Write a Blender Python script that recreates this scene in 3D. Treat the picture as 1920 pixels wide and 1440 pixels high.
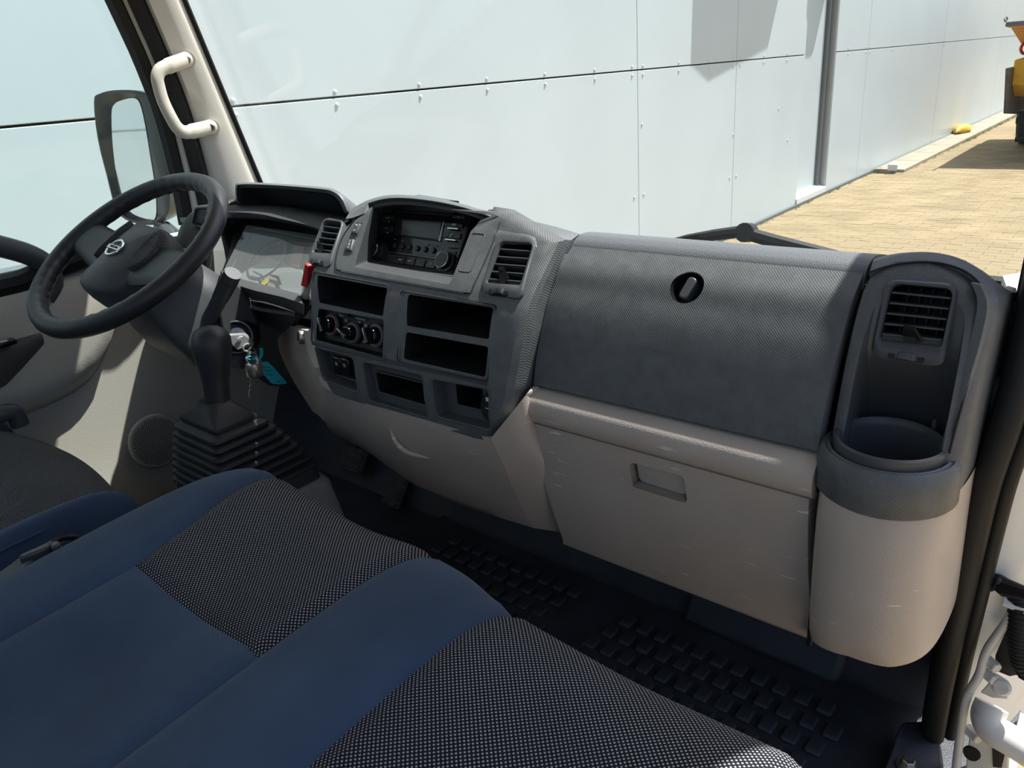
import bpy, bmesh, math, random
from mathutils import Vector, Matrix, Euler
random.seed(7)
for o in list(bpy.data.objects): bpy.data.objects.remove(o)
SC = bpy.context.scene
COL = SC.collection

# ------------------------------------------------------------------ camera
# cabin frame: x to the passenger side, y forward, z up, origin at eye height; world = cabin + ZO in z (yard at z = 0)
ZO = 1.70
FPX = 1440.0
AX = [(0.77101036, 0.18609137, -0.60902629), (0.63268701, -0.33265464, 0.6993197), (-0.07245806, -0.92450576, -0.37421777)]
cd = bpy.data.cameras.new('camera'); cam = bpy.data.objects.new('camera', cd); COL.objects.link(cam)
cd.sensor_width = 36.0; cd.lens = 36.0*FPX/1920.0; cd.clip_start = 0.01; cd.clip_end = 300
cam.matrix_world = Matrix(((AX[0][0], -AX[0][1], -AX[0][2], 0), (AX[1][0], -AX[1][1], -AX[1][2], 0), (AX[2][0], -AX[2][1], -AX[2][2], ZO), (0, 0, 0, 1)))
SC.camera = cam

# ------------------------------------------------------------------ light
SUN = Vector((0.24, 0.47, 1.0)).normalized()
sd = bpy.data.lights.new('sun', 'SUN'); sun = bpy.data.objects.new('sun', sd); COL.objects.link(sun)
sd.energy = 8.0; sd.angle = math.radians(0.55); sd.color = (1.0, 0.97, 0.92)
sun.rotation_euler = SUN.to_track_quat('Z', 'Y').to_euler(); sun.location = (3, 3, 12)
wd = bpy.data.worlds.new('sky'); SC.world = wd; wd.use_nodes = True
wn = wd.node_tree.nodes; wl = wd.node_tree.links
sky = wn.new('ShaderNodeTexSky'); sky.sky_type = 'NISHITA'; sky.sun_disc = False
sky.sun_elevation = math.asin(SUN.z); sky.sun_rotation = math.atan2(SUN.x, SUN.y); sky.air_density = 1.0; sky.dust_density = 3.0
bg = wn['Background']; bg.inputs['Strength'].default_value = 0.18
wl.new(sky.outputs[0], bg.inputs[0])
SC.view_settings.view_transform = 'Standard'; SC.view_settings.look = 'None'
SC.view_settings.exposure = 0.25; SC.view_settings.gamma = 1.0; SC.view_settings.use_curve_mapping = False

# ------------------------------------------------------------------ helpers
def ray(u, v):
    a, b, c = u-960.0, v-720.0, FPX
    return Vector([r[0]*a+r[1]*b+r[2]*c for r in AX])
def P(u, v, X=None, Y=None, Z=None):
    """sight line through a measured point of the photograph met with a plane of the cabin"""
    r = ray(u, v)
    t = X/r.x if X is not None else Y/r.y if Y is not None else Z/r.z
    return r*t
def lerp(t, xs, ys):
    if t <= xs[0]: return ys[0]
    for i in range(len(xs)-1):
        if t <= xs[i+1]:
            k = (t-xs[i])/(xs[i+1]-xs[i]); return ys[i]+(ys[i+1]-ys[i])*k
    return ys[-1]
class Prof:
    """a dashboard section: depth y for a height z"""
    def __init__(s, pts):
        pts = sorted(pts, key=lambda p: p[1]); s.z = [p[1] for p in pts]; s.y = [p[0] for p in pts]
    def __call__(s, z): return lerp(z, s.z, s.y)
    def hit(s, u, v, off=0.0):
        r = ray(u, v); lo, hi = 0.3, 1.3
        for _ in range(50):
            m = (lo+hi)/2; t = m/r.y
            if m-s(r.z*t)+off > 0: hi = m
            else: lo = m
        return r*(m/r.y)
    def n(s, z, e=0.006):
        a = s(z+e); b = s(z-e); d = Vector((0, a-b, 2*e)).normalized()
        return Vector((0, -d.z, d.y))
def plane_hit(u, v, p, n):
    r = ray(u, v); return r*(p.dot(n)/r.dot(n))
def cr(pts, n=8, closed=False):
    pts = [Vector(p) for p in pts]; out = []; N = len(pts)
    for i in range(N if closed else N-1):
        if closed: a, b, c, d = pts[i-1], pts[i], pts[(i+1) % N], pts[(i+2) % N]
        else:
            b, c = pts[i], pts[i+1]; a = pts[i-1] if i > 0 else b*2-c; d = pts[i+2] if i+2 < N else c*2-b
        for k in range(n):
            t = k/n
            out.append(0.5*((2*b)+(c-a)*t+(2*a-5*b+4*c-d)*t*t+(3*b-a-3*c+d)*t*t*t))
    if not closed: out.append(pts[-1])
    return out
def resample(pts, n):
    pts = [Vector(p) for p in pts]; L = [0]
    for a, b in zip(pts, pts[1:]): L.append(L[-1]+(b-a).length)
    out = []; j = 0
    for i in range(n):
        t = L[-1]*i/(n-1)
        while j < len(L)-2 and L[j+1] < t: j += 1
        k = (t-L[j])/max(L[j+1]-L[j], 1e-9); out.append(pts[j].lerp(pts[j+1], min(max(k, 0), 1)))
    return out
def rp(c, r, n=4):
    """rounded outline of a polygon (2-D or 3-D points)"""
    out = []; N = len(c); c = [Vector(p) for p in c]
    rr = r if isinstance(r, (list, tuple)) else [r]*N
    for i in range(N):
        p, a, b = c[i], c[i-1], c[(i+1) % N]
        da, db = (a-p), (b-p); k = min(rr[i], da.length*.48, db.length*.48)
        q0 = p+da.normalized()*k; q1 = p+db.normalized()*k
        for j in range(n+1):
            t = j/n; out.append(q0*(1-t)**2+p*2*t*(1-t)+q1*t*t)
    return out
# mesh makers: each gives (verts, faces)
def box(c, s, R=None):
    c = Vector(c); v = []
    for i in (-.5, .5):
        for j in (-.5, .5):
            for k in (-.5, .5):
                p = Vector((i*s[0], j*s[1], k*s[2])); v.append(c+(R @ p if R else p))
    return v, [(0, 1, 3, 2), (4, 6, 7, 5), (0, 4, 5, 1), (2, 3, 7, 6), (0, 2, 6, 4), (1, 5, 7, 3)]
def prism(poly, vec):
    n = len(poly); vec = Vector(vec); poly = [Vector(p) for p in poly]
    v = poly+[p+vec for p in poly]
    return v, [tuple(range(n))[::-1], tuple(range(n, 2*n))]+[(i, (i+1) % n, n+(i+1) % n, n+i) for i in range(n)]
def loft(rings, closed=True, cap=True):
    n = len(rings[0]); v = [Vector(p) for r in rings for p in r]; f = []
    for a in range(len(rings)-1):
        for i in range(n if closed else n-1):
            j = (i+1) % n; f.append((a*n+i, a*n+j, (a+1)*n+j, (a+1)*n+i))
    if cap and closed:
        f.append(tuple(range(n))[::-1]); f.append(tuple(range((len(rings)-1)*n, len(rings)*n)))
    return v, f
def frames(path, up=None):
    out = []; N = len(path); t0 = None; nrm = None
    for i, p in enumerate(path):
        t = (path[min(i+1, N-1)]-path[max(i-1, 0)]).normalized()
        if nrm is None:
            u = Vector(up) if up else (Vector((0, 0, 1)) if abs(t.z) < .9 else Vector((1, 0, 0)))
            nrm = (u-t*u.dot(t)).normalized()
        else: nrm = (nrm-t*nrm.dot(t)).normalized()
        out.append((p, t, nrm, t.cross(nrm)))
    return out
def tube(path, r, n=10, cap=True, up=None, shape=None):
    path = [Vector(p) for p in path]; rings = []
    for i, (p, t, a, b) in enumerate(frames(path, up)):
        q = r[i] if isinstance(r, (list, tuple)) else r
        if shape: rings.append([p+a*(s[0]*q)+b*(s[1]*q) for s in shape])
        else: rings.append([p+a*(math.cos(2*math.pi*k/n)*q)+b*(math.sin(2*math.pi*k/n)*q) for k in range(n)])
    return loft(rings, True, cap)
def ring_tube(path, r, n=10):
    """closed loop"""
    path = [Vector(p) for p in path]; N = len(path); c = sum(path, Vector())/N; rings = []
    nn = sum(((path[i]-c).cross(path[(i+1) % N]-c) for i in range(N)), Vector()).normalized()
    for i, p in enumerate(path):
        t = (path[(i+1) % N]-path[i-1]).normalized(); b = t.cross(nn).normalized()
        q = r[i] if isinstance(r, (list, tuple)) else r
        rings.append([p+nn*(math.cos(2*math.pi*k/n)*q)+b*(math.sin(2*math.pi*k/n)*q) for k in range(n)])
    rings.append(rings[0]); return loft(rings, True, False)
def axes(d):
    d = Vector(d).normalized(); a = Vector((0, 0, 1)) if abs(d.z) < .9 else Vector((1, 0, 0))
    u = a.cross(d).normalized(); return u, d.cross(u), d
def lathe(prof, c, d, n=24, sx=1.0, sy=1.0, ref=None):
    """prof: list of (radius, height along d); closed at the ends where radius 0"""
    u, w, d = axes(d); c = Vector(c)
    if ref: u = Vector(ref); u = (u-d*u.dot(d)).normalized(); w = d.cross(u)
    rings = [[c+d*h+u*(math.cos(2*math.pi*k/n)*max(r, 1e-5)*sx)+w*(math.sin(2*math.pi*k/n)*max(r, 1e-5)*sy) for k in range(n)] for r, h in prof]
    return loft(rings, True, True)
def grid(rows):
    return loft(rows, False, False)
def thick(rows, t):
    """rows of points turned into a closed slab; t = offset vector or function(point)"""
    n = len(rows[0]); m = len(rows); top = [Vector(p) for r in rows for p in r]
    bot = [p+(t(p) if callable(t) else Vector(t)) for p in top]; f = []; o = n*m
    for a in range(m-1):
        for i in range(n-1):
            f.append((a*n+i, a*n+i+1, (a+1)*n+i+1, (a+1)*n+i)); f.append((o+a*n+i, o+(a+1)*n+i, o+(a+1)*n+i+1, o+a*n+i+1))
    for i in range(n-1):
        f.append((i, o+i, o+i+1, i+1)); k = (m-1)*n+i; f.append((k, k+1, o+k+1, o+k))
    for a in range(m-1):
        k = a*n; f.append((k, k+n, o+k+n, o+k)); k = a*n+n-1; f.append((k, o+k, o+k+n, k+n))
    return top+bot, f
def lines(ls, nu, nv, smooth=True):
    """surface lofted through several measured lines"""
    ls = [resample(cr(l, 6) if len(l) > 2 else l, nu) for l in ls]; rows = []
    cols = [resample(cr([l[i] for l in ls], 6) if (smooth and len(ls) > 2) else [l[i] for l in ls], nv) for i in range(nu)]
    return [[cols[i][j] for i in range(nu)] for j in range(nv)]
def join(*ms):
    v, f = [], []
    for a, b in ms:
        o = len(v); v += list(a); f += [tuple(i+o for i in q) for q in b]
    return v, f
WORLD = {}
def root(name, loc, label, cat, group=None, kind=None):
    o = bpy.data.objects.new(name, None); COL.objects.link(o); loc = Vector(loc)+Vector((0, 0, ZO)); o.location = loc; o.empty_display_size = .05
    WORLD[o.name] = loc; tag(o, label, cat, group, kind); return o
def tag(o, label=None, cat=None, group=None, kind=None):
    if label: o['label'] = label
    if cat: o['category'] = cat
    if group: o['group'] = group
    if kind: o['kind'] = kind
    return o
def obj(name, m, mat, parent=None, smooth=35, bev=0, seg=2, label=None, loc=None, kind=None, sub=0):
    v, f = m; me = bpy.data.meshes.new(name); O = Vector((0, 0, ZO))
    if parent is not None: base = WORLD[parent.name]
    else:
        xs = [p[0] for p in v]; ys = [p[1] for p in v]; zs = [p[2] for p in v]
        base = Vector(((min(xs)+max(xs))/2, (min(ys)+max(ys))/2, min(zs)))+O
    if loc is not None: wl_ = Vector(loc)+O
    else: wl_ = base
    me.from_pydata([tuple(Vector(p)+O-wl_) for p in v], [], f); me.update()
    bm = bmesh.new(); bm.from_mesh(me); bmesh.ops.recalc_face_normals(bm, faces=bm.faces); bm.to_mesh(me); bm.free()
    if isinstance(mat, (list, tuple)):
        for q in mat: me.materials.append(q)
    else: me.materials.append(mat)
    if smooth:
        me.shade_smooth(); me.set_sharp_from_angle(angle=math.radians(smooth))
    o = bpy.data.objects.new(name, me); COL.objects.link(o)
    if parent is not None: o.parent = parent; o.location = wl_-base
    else: o.location = wl_
    WORLD[o.name] = wl_
    if bev:
        b = o.modifiers.new('bevel', 'BEVEL'); b.width = bev; b.segments = seg; b.limit_method = 'ANGLE'; b.angle_limit = math.radians(40); b.harden_normals = False
    if sub:
        s = o.modifiers.new('sub', 'SUBSURF'); s.levels = sub; s.render_levels = sub
    if label: o['label'] = label
    if kind: o['kind'] = kind
    return o
def dup(o, off, parent=None, rot=None):
    c = o.copy(); COL.objects.link(c); par = parent or o.parent; c.parent = par
    w = WORLD[o.name]+Vector(off); WORLD[c.name] = w
    c.location = w-(WORLD[par.name] if par else Vector())
    if rot: c.rotation_euler = rot
    return c
def cut(o, cutters):
    """real openings: subtract closed meshes from an object"""
    tmp = []
    for (v, f), mat in cutters:
        me = bpy.data.meshes.new('tmp'); me.from_pydata([tuple(Vector(p)+Vector((0, 0, ZO))) for p in v], [], f)
        bm = bmesh.new(); bm.from_mesh(me); bmesh.ops.recalc_face_normals(bm, faces=bm.faces); bm.to_mesh(me); bm.free()
        me.materials.append(mat); t = bpy.data.objects.new('tmp', me); COL.objects.link(t); tmp.append(t)
        b = o.modifiers.new('b', 'BOOLEAN'); b.operation = 'DIFFERENCE'; b.solver = 'EXACT'; b.object = t
        try: b.material_mode = 'TRANSFER'
        except Exception: pass
    bpy.context.view_layer.update()
    dg = bpy.context.evaluated_depsgraph_get(); me = bpy.data.meshes.new_from_object(o.evaluated_get(dg), depsgraph=dg)
    o.modifiers.clear(); old = o.data; o.data = me; me.name = old.name
    for t in tmp: bpy.data.objects.remove(t)
    me.shade_smooth(); me.set_sharp_from_angle(angle=math.radians(35))
    return o

# ------------------------------------------------------------------ materials
def mat(name, col, rough=.6, spec=.5, metal=0.0, bump=None, bs=.3, bd=.0005, vary=0.0, vscale=20, coat=0.0, scratch=0.0, scol=(.6, .58, .54), trans=0, sheen=0):
    m = bpy.data.materials.new(name); m.use_nodes = True; nt = m.node_tree; N = nt.nodes; L = nt.links; b = N['Principled BSDF']
    b.inputs['Base Color'].default_value = (*col, 1); b.inputs['Roughness'].default_value = rough; b.inputs['Specular IOR Level'].default_value = spec
    b.inputs['Metallic'].default_value = metal; b.inputs['Coat Weight'].default_value = coat
    if sheen: b.inputs['Sheen Weight'].default_value = sheen
    tc = N.new('ShaderNodeTexCoord')
    src = None
    if vary:
        n = N.new('ShaderNodeTexNoise'); n.inputs['Scale'].default_value = vscale; n.inputs['Detail'].default_value = 5; L.new(tc.outputs['Object'], n.inputs['Vector'])
        mr = N.new('ShaderNodeMapRange'); mr.inputs['From Min'].default_value = .3; mr.inputs['From Max'].default_value = .7
        mr.inputs['To Min'].default_value = 1-vary; mr.inputs['To Max'].default_value = 1+vary; L.new(n.outputs['Fac'], mr.inputs['Value'])
        mx = N.new('ShaderNodeVectorMath'); mx.operation = 'SCALE'; mx.inputs[0].default_value = col; L.new(mr.outputs[0], mx.inputs['Scale']); src = mx.outputs[0]
    if scratch:
        mp = N.new('ShaderNodeMapping'); mp.inputs['Scale'].default_value = (9, 9, 60); mp.inputs['Rotation'].default_value = (.2, .5, .1); L.new(tc.outputs['Object'], mp.inputs['Vector'])
        n = N.new('ShaderNodeTexNoise'); n.inputs['Scale'].default_value = 3.0; n.inputs['Detail'].default_value = 4; L.new(mp.outputs[0], n.inputs['Vector'])
        n2 = N.new('ShaderNodeTexNoise'); n2.inputs['Scale'].default_value = 14; n2.inputs['Detail'].default_value = 2; L.new(tc.outputs['Object'], n2.inputs['Vector'])
        r1 = N.new('ShaderNodeMapRange'); r1.inputs['From Min'].default_value = .645; r1.inputs['From Max'].default_value = .70; L.new(n.outputs['Fac'], r1.inputs['Value'])
        r2 = N.new('ShaderNodeMapRange'); r2.inputs['From Min'].default_value = .50; r2.inputs['From Max'].default_value = .62; L.new(n2.outputs['Fac'], r2.inputs['Value'])
        mu = N.new('ShaderNodeMath'); mu.operation = 'MULTIPLY'; L.new(r1.outputs[0], mu.inputs[0]); L.new(r2.outputs[0], mu.inputs[1])
        mu2 = N.new('ShaderNodeMath'); mu2.operation = 'MULTIPLY'; mu2.inputs[1].default_value = scratch; L.new(mu.outputs[0], mu2.inputs[0])
        mix = N.new('ShaderNodeMix'); mix.data_type = 'RGBA'; L.new(mu2.outputs[0], mix.inputs['Factor'])
        if src: L.new(src, mix.inputs['A'])
        else: mix.inputs['A'].default_value = (*col, 1)
        mix.inputs['B'].default_value = (*scol, 1); src = mix.outputs['Result']
    if src: L.new(src, b.inputs['Base Color'])
    if bump:
        h = None
        if bump == 'leather':
            v = N.new('ShaderNodeTexVoronoi'); v.inputs['Scale'].default_value = bs; v.feature = 'DISTANCE_TO_EDGE'; L.new(tc.outputs['Object'], v.inputs['Vector'])
            r = N.new('ShaderNodeMapRange'); r.inputs['From Max'].default_value = .25; L.new(v.outputs['Distance'], r.inputs['Value']); h = r.outputs[0]
        elif bump == 'noise':
            v = N.new('ShaderNodeTexNoise'); v.inputs['Scale'].default_value = bs; v.inputs['Detail'].default_value = 3; L.new(tc.outputs['Object'], v.inputs['Vector']); h = v.outputs['Fac']
        elif bump == 'weave':
            h = sinsin(nt, tc, bs)
        elif bump == 'ribs':
            h = sinsin(nt, tc, bs, rib=True)
        bp = N.new('ShaderNodeBump'); bp.inputs['Distance'].default_value = bd; bp.inputs['Strength'].default_value = 1.0; L.new(h, bp.inputs['Height']); L.new(bp.outputs[0], b.inputs['Normal'])
    return m
def sinsin(nt, tc, pitch, rib=False, flat=False):
    N = nt.nodes; L = nt.links; sp = N.new('ShaderNodeSeparateXYZ'); L.new(tc.outputs['Object'], sp.inputs[0])
    def M(op, a, b=None):
        n = N.new('ShaderNodeMath'); n.operation = op
        for i, q in enumerate((a, b)):
            if q is None: continue
            if isinstance(q, (int, float)): n.inputs[i].default_value = q
            else: L.new(q, n.inputs[i])
        return n.outputs[0]
    k = 2*math.pi/pitch
    if flat: s = sp.outputs['Y']
    else: s = M('ADD', M('MULTIPLY', sp.outputs['Y'], .5), M('MULTIPLY', sp.outputs['Z'], .87))
    a = M('SINE', M('MULTIPLY', sp.outputs['X'], k)); b = M('SINE', M('MULTIPLY', s, k))
    if rib: return b
    return M('MULTIPLY', a, b)
DARK = (.060, .064, .070)
m_weave = mat('dash_woven_plastic', (.092, .098, .102), .50, .5, bump='weave', bs=.0030, bd=.00012, vary=.15, vscale=60)
m_pad = mat('dash_pad_grain', (.115, .123, .135), .50, .5, bump='leather', bs=420, bd=.00012)
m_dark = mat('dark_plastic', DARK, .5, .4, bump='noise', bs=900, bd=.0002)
m_smooth = mat('smooth_dark_plastic', (.060, .064, .070), .42, .5)
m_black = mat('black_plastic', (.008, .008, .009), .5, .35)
m_gloss = mat('gloss_black', (.006, .006, .007), .12, .5)
m_rubber = mat('black_rubber', (.012, .012, .013), .6, .3, bump='noise', bs=300, bd=.0003)
m_taupe = mat('taupe_plastic', (.44, .378, .322), .45, .45, bump='leather', bs=330, bd=.0001, vary=.08, vscale=9, scratch=.75, scol=(.75, .72, .68))
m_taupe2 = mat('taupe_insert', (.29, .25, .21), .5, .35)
m_beige = mat('pillar_beige', (.64, .61, .55), .6, .35, bump='noise', bs=700, bd=.0002, vary=.05, vscale=12)
m_beige_l = mat('grab_handle_beige', (.56, .53, .46), .5, .4, vary=.05, vscale=40)
m_door = mat('door_greige', (.46, .44, .385), .6, .35, bump='leather', bs=350, bd=.00012)
m_doorup = mat('door_charcoal', (.085, .082, .08), .6, .35, bump='noise', bs=500, bd=.0003)
m_alu = mat('chrome', (.75, .75, .75), .18, .5, metal=1)
m_steel = mat('worn_steel', (.45, .43, .40), .35, .5, metal=.9, vary=.2, vscale=120)
m_silver = mat('satin_silver', (.42, .43, .43), .35, .5, metal=.3)
m_wpaint = mat('white_body_paint', (.78, .78, .76), .35, .5, bump='noise', bs=40, bd=.0002, vary=.04, vscale=30, scratch=.3, scol=(.35, .33, .3))
m_white_print = mat('white_print', (.7, .7, .7), .6)
m_grey_print = mat('grey_print', (.22, .22, .23), .6)
m_navy = mat('navy_fabric', (.040, .066, .115), .95, .12, bump='weave', bs=.0016, bd=.0001, vary=.18, vscale=9, sheen=.12)
m_rubbermat = mat('rubber_mat', (.050, .056, .070), .5, .4, bump='leather', bs=300, bd=.00015, vary=.25, vscale=14, scratch=.25, scol=(.12, .11, .1))
m_red = mat('red_plastic', (.55, .03, .03), .4)
m_lcd = mat('grey_lcd', (.06, .068, .07), .25, .4)
m_lcdred = mat('red_tinted_display', (.24, .055, .06), .4)
m_gauge = mat('gauge_face', (.05, .054, .057), .6)
m_gauge2 = mat('gauge_sun_patch', (.30, .33, .33), .6)  # paler gauge tone standing in for sunlight
m_yellow_label = mat('yellow_label', (.65, .5, .05), .6)
m_teal = mat('teal_plastic', (.03, .46, .60), .45, .4)
m_belt = mat('grey_webbing', (.13, .14, .15), .8, .2, bump='ribs', bs=.002, bd=.0003)
m_blue = mat('blue_print', (.05, .1, .35), .5)
m_redp = mat('red_print', (.5, .07, .04), .5)
m_consol = mat('console_grey', (.20, .205, .205), .5, .4, bump='noise', bs=350, bd=.0003, vary=.1, vscale=60)

def dots_mat():
    m = bpy.data.materials.new('dotted_weave'); m.use_nodes = True; nt = m.node_tree; N = nt.nodes; L = nt.links; b = N['Principled BSDF']
    tc = N.new('ShaderNodeTexCoord'); h = sinsin(nt, tc, .0044, flat=True)
    r = N.new('ShaderNodeMapRange'); r.inputs['From Min'].default_value = .32; r.inputs['From Max'].default_value = .52; L.new(h, r.inputs['Value'])
    mx = N.new('ShaderNodeMix'); mx.data_type = 'RGBA'; L.new(r.outputs[0], mx.inputs['Factor'])
    n = N.new('ShaderNodeTexNoise'); n.inputs['Scale'].default_value = 7; L.new(tc.outputs['Object'], n.inputs['Vector'])
    mr = N.new('ShaderNodeMapRange'); mr.inputs['To Min'].default_value = .6; mr.inputs['To Max'].default_value = 1.2; L.new(n.outputs['Fac'], mr.inputs['Value'])
    sc = N.new('ShaderNodeVectorMath'); sc.operation = 'SCALE'; sc.inputs[0].default_value = (.42, .42, .41); L.new(mr.outputs[0], sc.inputs['Scale'])
    mx.inputs['A'].default_value = (.013, .015, .024, 1); L.new(sc.outputs[0], mx.inputs['B']); L.new(mx.outputs['Result'], b.inputs['Base Color'])
    b.inputs['Roughness'].default_value = .9; b.inputs['Specular IOR Level'].default_value = .15
    bp = N.new('ShaderNodeBump'); bp.inputs['Distance'].default_value = .0006; L.new(h, bp.inputs['Height']); L.new(bp.outputs[0], b.inputs['Normal'])
    return m
m_dots = dots_mat()
def glass_mat(name, tint, refl=.045, dust=.0):
    m = bpy.data.materials.new(name); m.use_nodes = True; nt = m.node_tree; N = nt.nodes; L = nt.links
    for n in list(N):
        if n.type == 'BSDF_PRINCIPLED': N.remove(n)
    out = [n for n in N if n.type == 'OUTPUT_MATERIAL'][0]
    t = N.new('ShaderNodeBsdfTransparent'); t.inputs[0].default_value = (*tint, 1)
    g = N.new('ShaderNodeBsdfGlossy'); g.inputs['Roughness'].default_value = .01
    mx = N.new('ShaderNodeMixShader'); lw = N.new('ShaderNodeLayerWeight'); lw.inputs[0].default_value = .5
    pw = N.new('ShaderNodeMath'); pw.operation = 'POWER'; pw.inputs[1].default_value = 4.0; L.new(lw.outputs['Facing'], pw.inputs[0])
    ma = N.new('ShaderNodeMath'); ma.operation = 'MULTIPLY_ADD'; ma.inputs[1].default_value = .45; ma.inputs[2].default_value = refl*.5; L.new(pw.outputs[0], ma.inputs[0])
    L.new(ma.outputs[0], mx.inputs[0]); L.new(t.outputs[0], mx.inputs[1]); L.new(g.outputs[0], mx.inputs[2]); last = mx.outputs[0]
    if dust:
        d = N.new('ShaderNodeBsdfDiffuse'); d.inputs[0].default_value = (.75, .75, .74, 1); m2 = N.new('ShaderNodeMixShader')
        tc = N.new('ShaderNodeTexCoord'); n = N.new('ShaderNodeTexNoise'); n.inputs['Scale'].default_value = 3; n.inputs['Detail'].default_value = 6; L.new(tc.outputs['Object'], n.inputs['Vector'])
        r = N.new('ShaderNodeMapRange'); r.inputs['To Min'].default_value = dust*.5; r.inputs['To Max'].default_value = dust*1.5; L.new(n.outputs['Fac'], r.inputs['Value'])
        L.new(r.outputs[0], m2.inputs[0]); L.new(last, m2.inputs[1]); L.new(d.outputs[0], m2.inputs[2]); last = m2.outputs[0]
    L.new(last, out.inputs['Surface']); return m
m_glass = glass_mat('windscreen_glass', (.95, .97, .965), .04, .012)
m_sideglass = glass_mat('side_glass', (.90, .965, .96), .04, .008)
m_lens = glass_mat('dusty_lens', (.92, .93, .93), .03, .07)
m_lens2 = glass_mat('clear_lens', (.94, .95, .95), .04, .03)

# ================================================================== the yard outside
WX = -3.30
m_panel = mat('wall_panel_coat', (.515, .59, .63), .32, .5, bump='noise', bs=1.3, bd=.002, vary=.03, vscale=1.2)
m_gap = mat('panel_gap', (.12, .13, .13), .7)
m_sill = mat('white_sill', (.62, .64, .65), .4)
m_frame = mat('dark_window_frame', (.16, .18, .19), .4)
def paver_mat():
    m = mat('sand_paver', (.265, .207, .122), .85, .2, bump='noise', bs=60, bd=.002, vary=.18, vscale=2.5)
    return m
m_paver = paver_mat()
m_sand = mat('joint_sand', (.19, .15, .10), .95, .1, vary=.2, vscale=5)
m_conc = mat('pale_concrete', (.32, .285, .22), .85, .2, bump='noise', bs=50, bd=.002, vary=.15, vscale=5)
def farpave():
    m = bpy.data.materials.new('far_pavers'); m.use_nodes = True; nt = m.node_tree; N = nt.nodes; L = nt.links; b = N['Principled BSDF']
    tc = N.new('ShaderNodeTexCoord'); br = N.new('ShaderNodeTexBrick'); br.inputs['Scale'].default_value = 1.0
    br.inputs['Brick Width'].default_value = .21; br.inputs['Row Height'].default_value = .105; br.inputs['Mortar Size'].default_value = .004
    br.inputs['Color1'].default_value = (.30, .235, .135, 1); br.inputs['Color2'].default_value = (.26, .20, .115, 1); br.inputs['Mortar'].default_value = (.19, .15, .10, 1)
    L.new(tc.outputs['Object'], br.inputs['Vector']); n = N.new('ShaderNodeTexNoise'); n.inputs['Scale'].default_value = .8; n.inputs['Detail'].default_value = 6; L.new(tc.outputs['Object'], n.inputs['Vector'])
    r = N.new('ShaderNodeMapRange'); r.inputs['To Min'].default_value = .75; r.inputs['To Max'].default_value = 1.2; L.new(n.outputs['Fac'], r.inputs['Value'])
    s = N.new('ShaderNodeVectorMath'); s.operation = 'SCALE'; L.new(br.outputs['Color'], s.inputs[0]); L.new(r.outputs[0], s.inputs['Scale']); L.new(s.outputs[0], b.inputs['Base Color'])
    b.inputs['Roughness'].default_value = .85; b.inputs['Specular IOR Level'].default_value = .2
    return m
m_far = farpave()
G = -ZO
gnd = obj('floor', box((12, 20, G-.06), (60, 100, .10)), m_far, smooth=0); tag(gnd, 'sunlit sand-coloured block-paved yard', None, None, 'structure')
# nearest pavers one by one, the ones behind them joined
pv = box((0, 0, 0), (.2075, .1025, .05)); first = None; far_v, far_f = [], []; cnt = 0
y = 5.6; row = 0
cells = []
while y < 15.5:
    x = WX+.12-(.105 if row % 2 else 0)
    while x < .6:
        q = (x, y)
        sx = (x*AX[0][0]+y*AX[1][0]+G*AX[2][0]); sy = (x*AX[0][1]+y*AX[1][1]+G*AX[2][1]); sz = (x*AX[0][2]+y*AX[1][2]+G*AX[2][2])
        uu = sx/sz*FPX+960
        if 1250 < uu < 2050 and not (y > 11.9 and x < -3.0): cells.append(q)
        x += .21
    y += .105; row += 1
cells.sort(key=lambda q: q[1])
for i, (x, y) in enumerate(cells):
    dz = random.uniform(-.0012, .0012); c = Vector((x, y, G-.012+dz))
    if i < 300:
        if first is None: first = obj('paver', ([p+c for p in pv[0]], pv[1]), m_paver, gnd, smooth=0, loc=c)
        else:
            o = dup(first, c+Vector((0, 0, ZO))-WORLD[first.name])
            o.rotation_euler = (random.uniform(-.006, .006), random.uniform(-.006, .006), random.uniform(-.01, .01))
    else:
        R = Euler((random.uniform(-.006, .006), random.uniform(-.006, .006), random.uniform(-.01, .01))).to_matrix()
        o0 = len(far_v); far_v += [R @ p+c for p in pv[0]]; far_f += [tuple(k+o0 for k in q) for q in pv[1]]
obj('paving', (far_v, far_f), m_paver, gnd, smooth=0, kind='stuff')
# building wall: backing slab with its panels
wall = obj('wall_left', box((WX-.20, 12, .9), (.20, 44, 5.4)), m_gap, smooth=0); tag(wall, 'long white metal-clad building wall beside the truck', None, None, 'structure')
JY = [-8.0, -2.0, 5.54, 7.32, 9.05]; JY2 = [10.06, 11.28, 15.35, 20.5, 26.0, 32.0]
JZ = -.048
def wpanel(y0, y1, z0, z1):
    g = .006
    return obj('panel', box((WX-.05, (y0+y1)/2, (z0+z1)/2), (.10, y1-y0-g, z1-z0-g*1.6)), m_panel, wall, smooth=0, bev=.003)
for L_ in (JY, JY2):
    for a, b in zip(L_, L_[1:]):
        wpanel(a, b, G+.04, JZ); wpanel(a, b, JZ, 1.75); wpanel(a, b, 1.75, 3.55)
sc0 = lathe([(0, 0), (.011, 0), (.011, .004), (.006, .007), (0, .007)], (0, 0, 0), (1, 0, 0), 8); s0 = None
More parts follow.
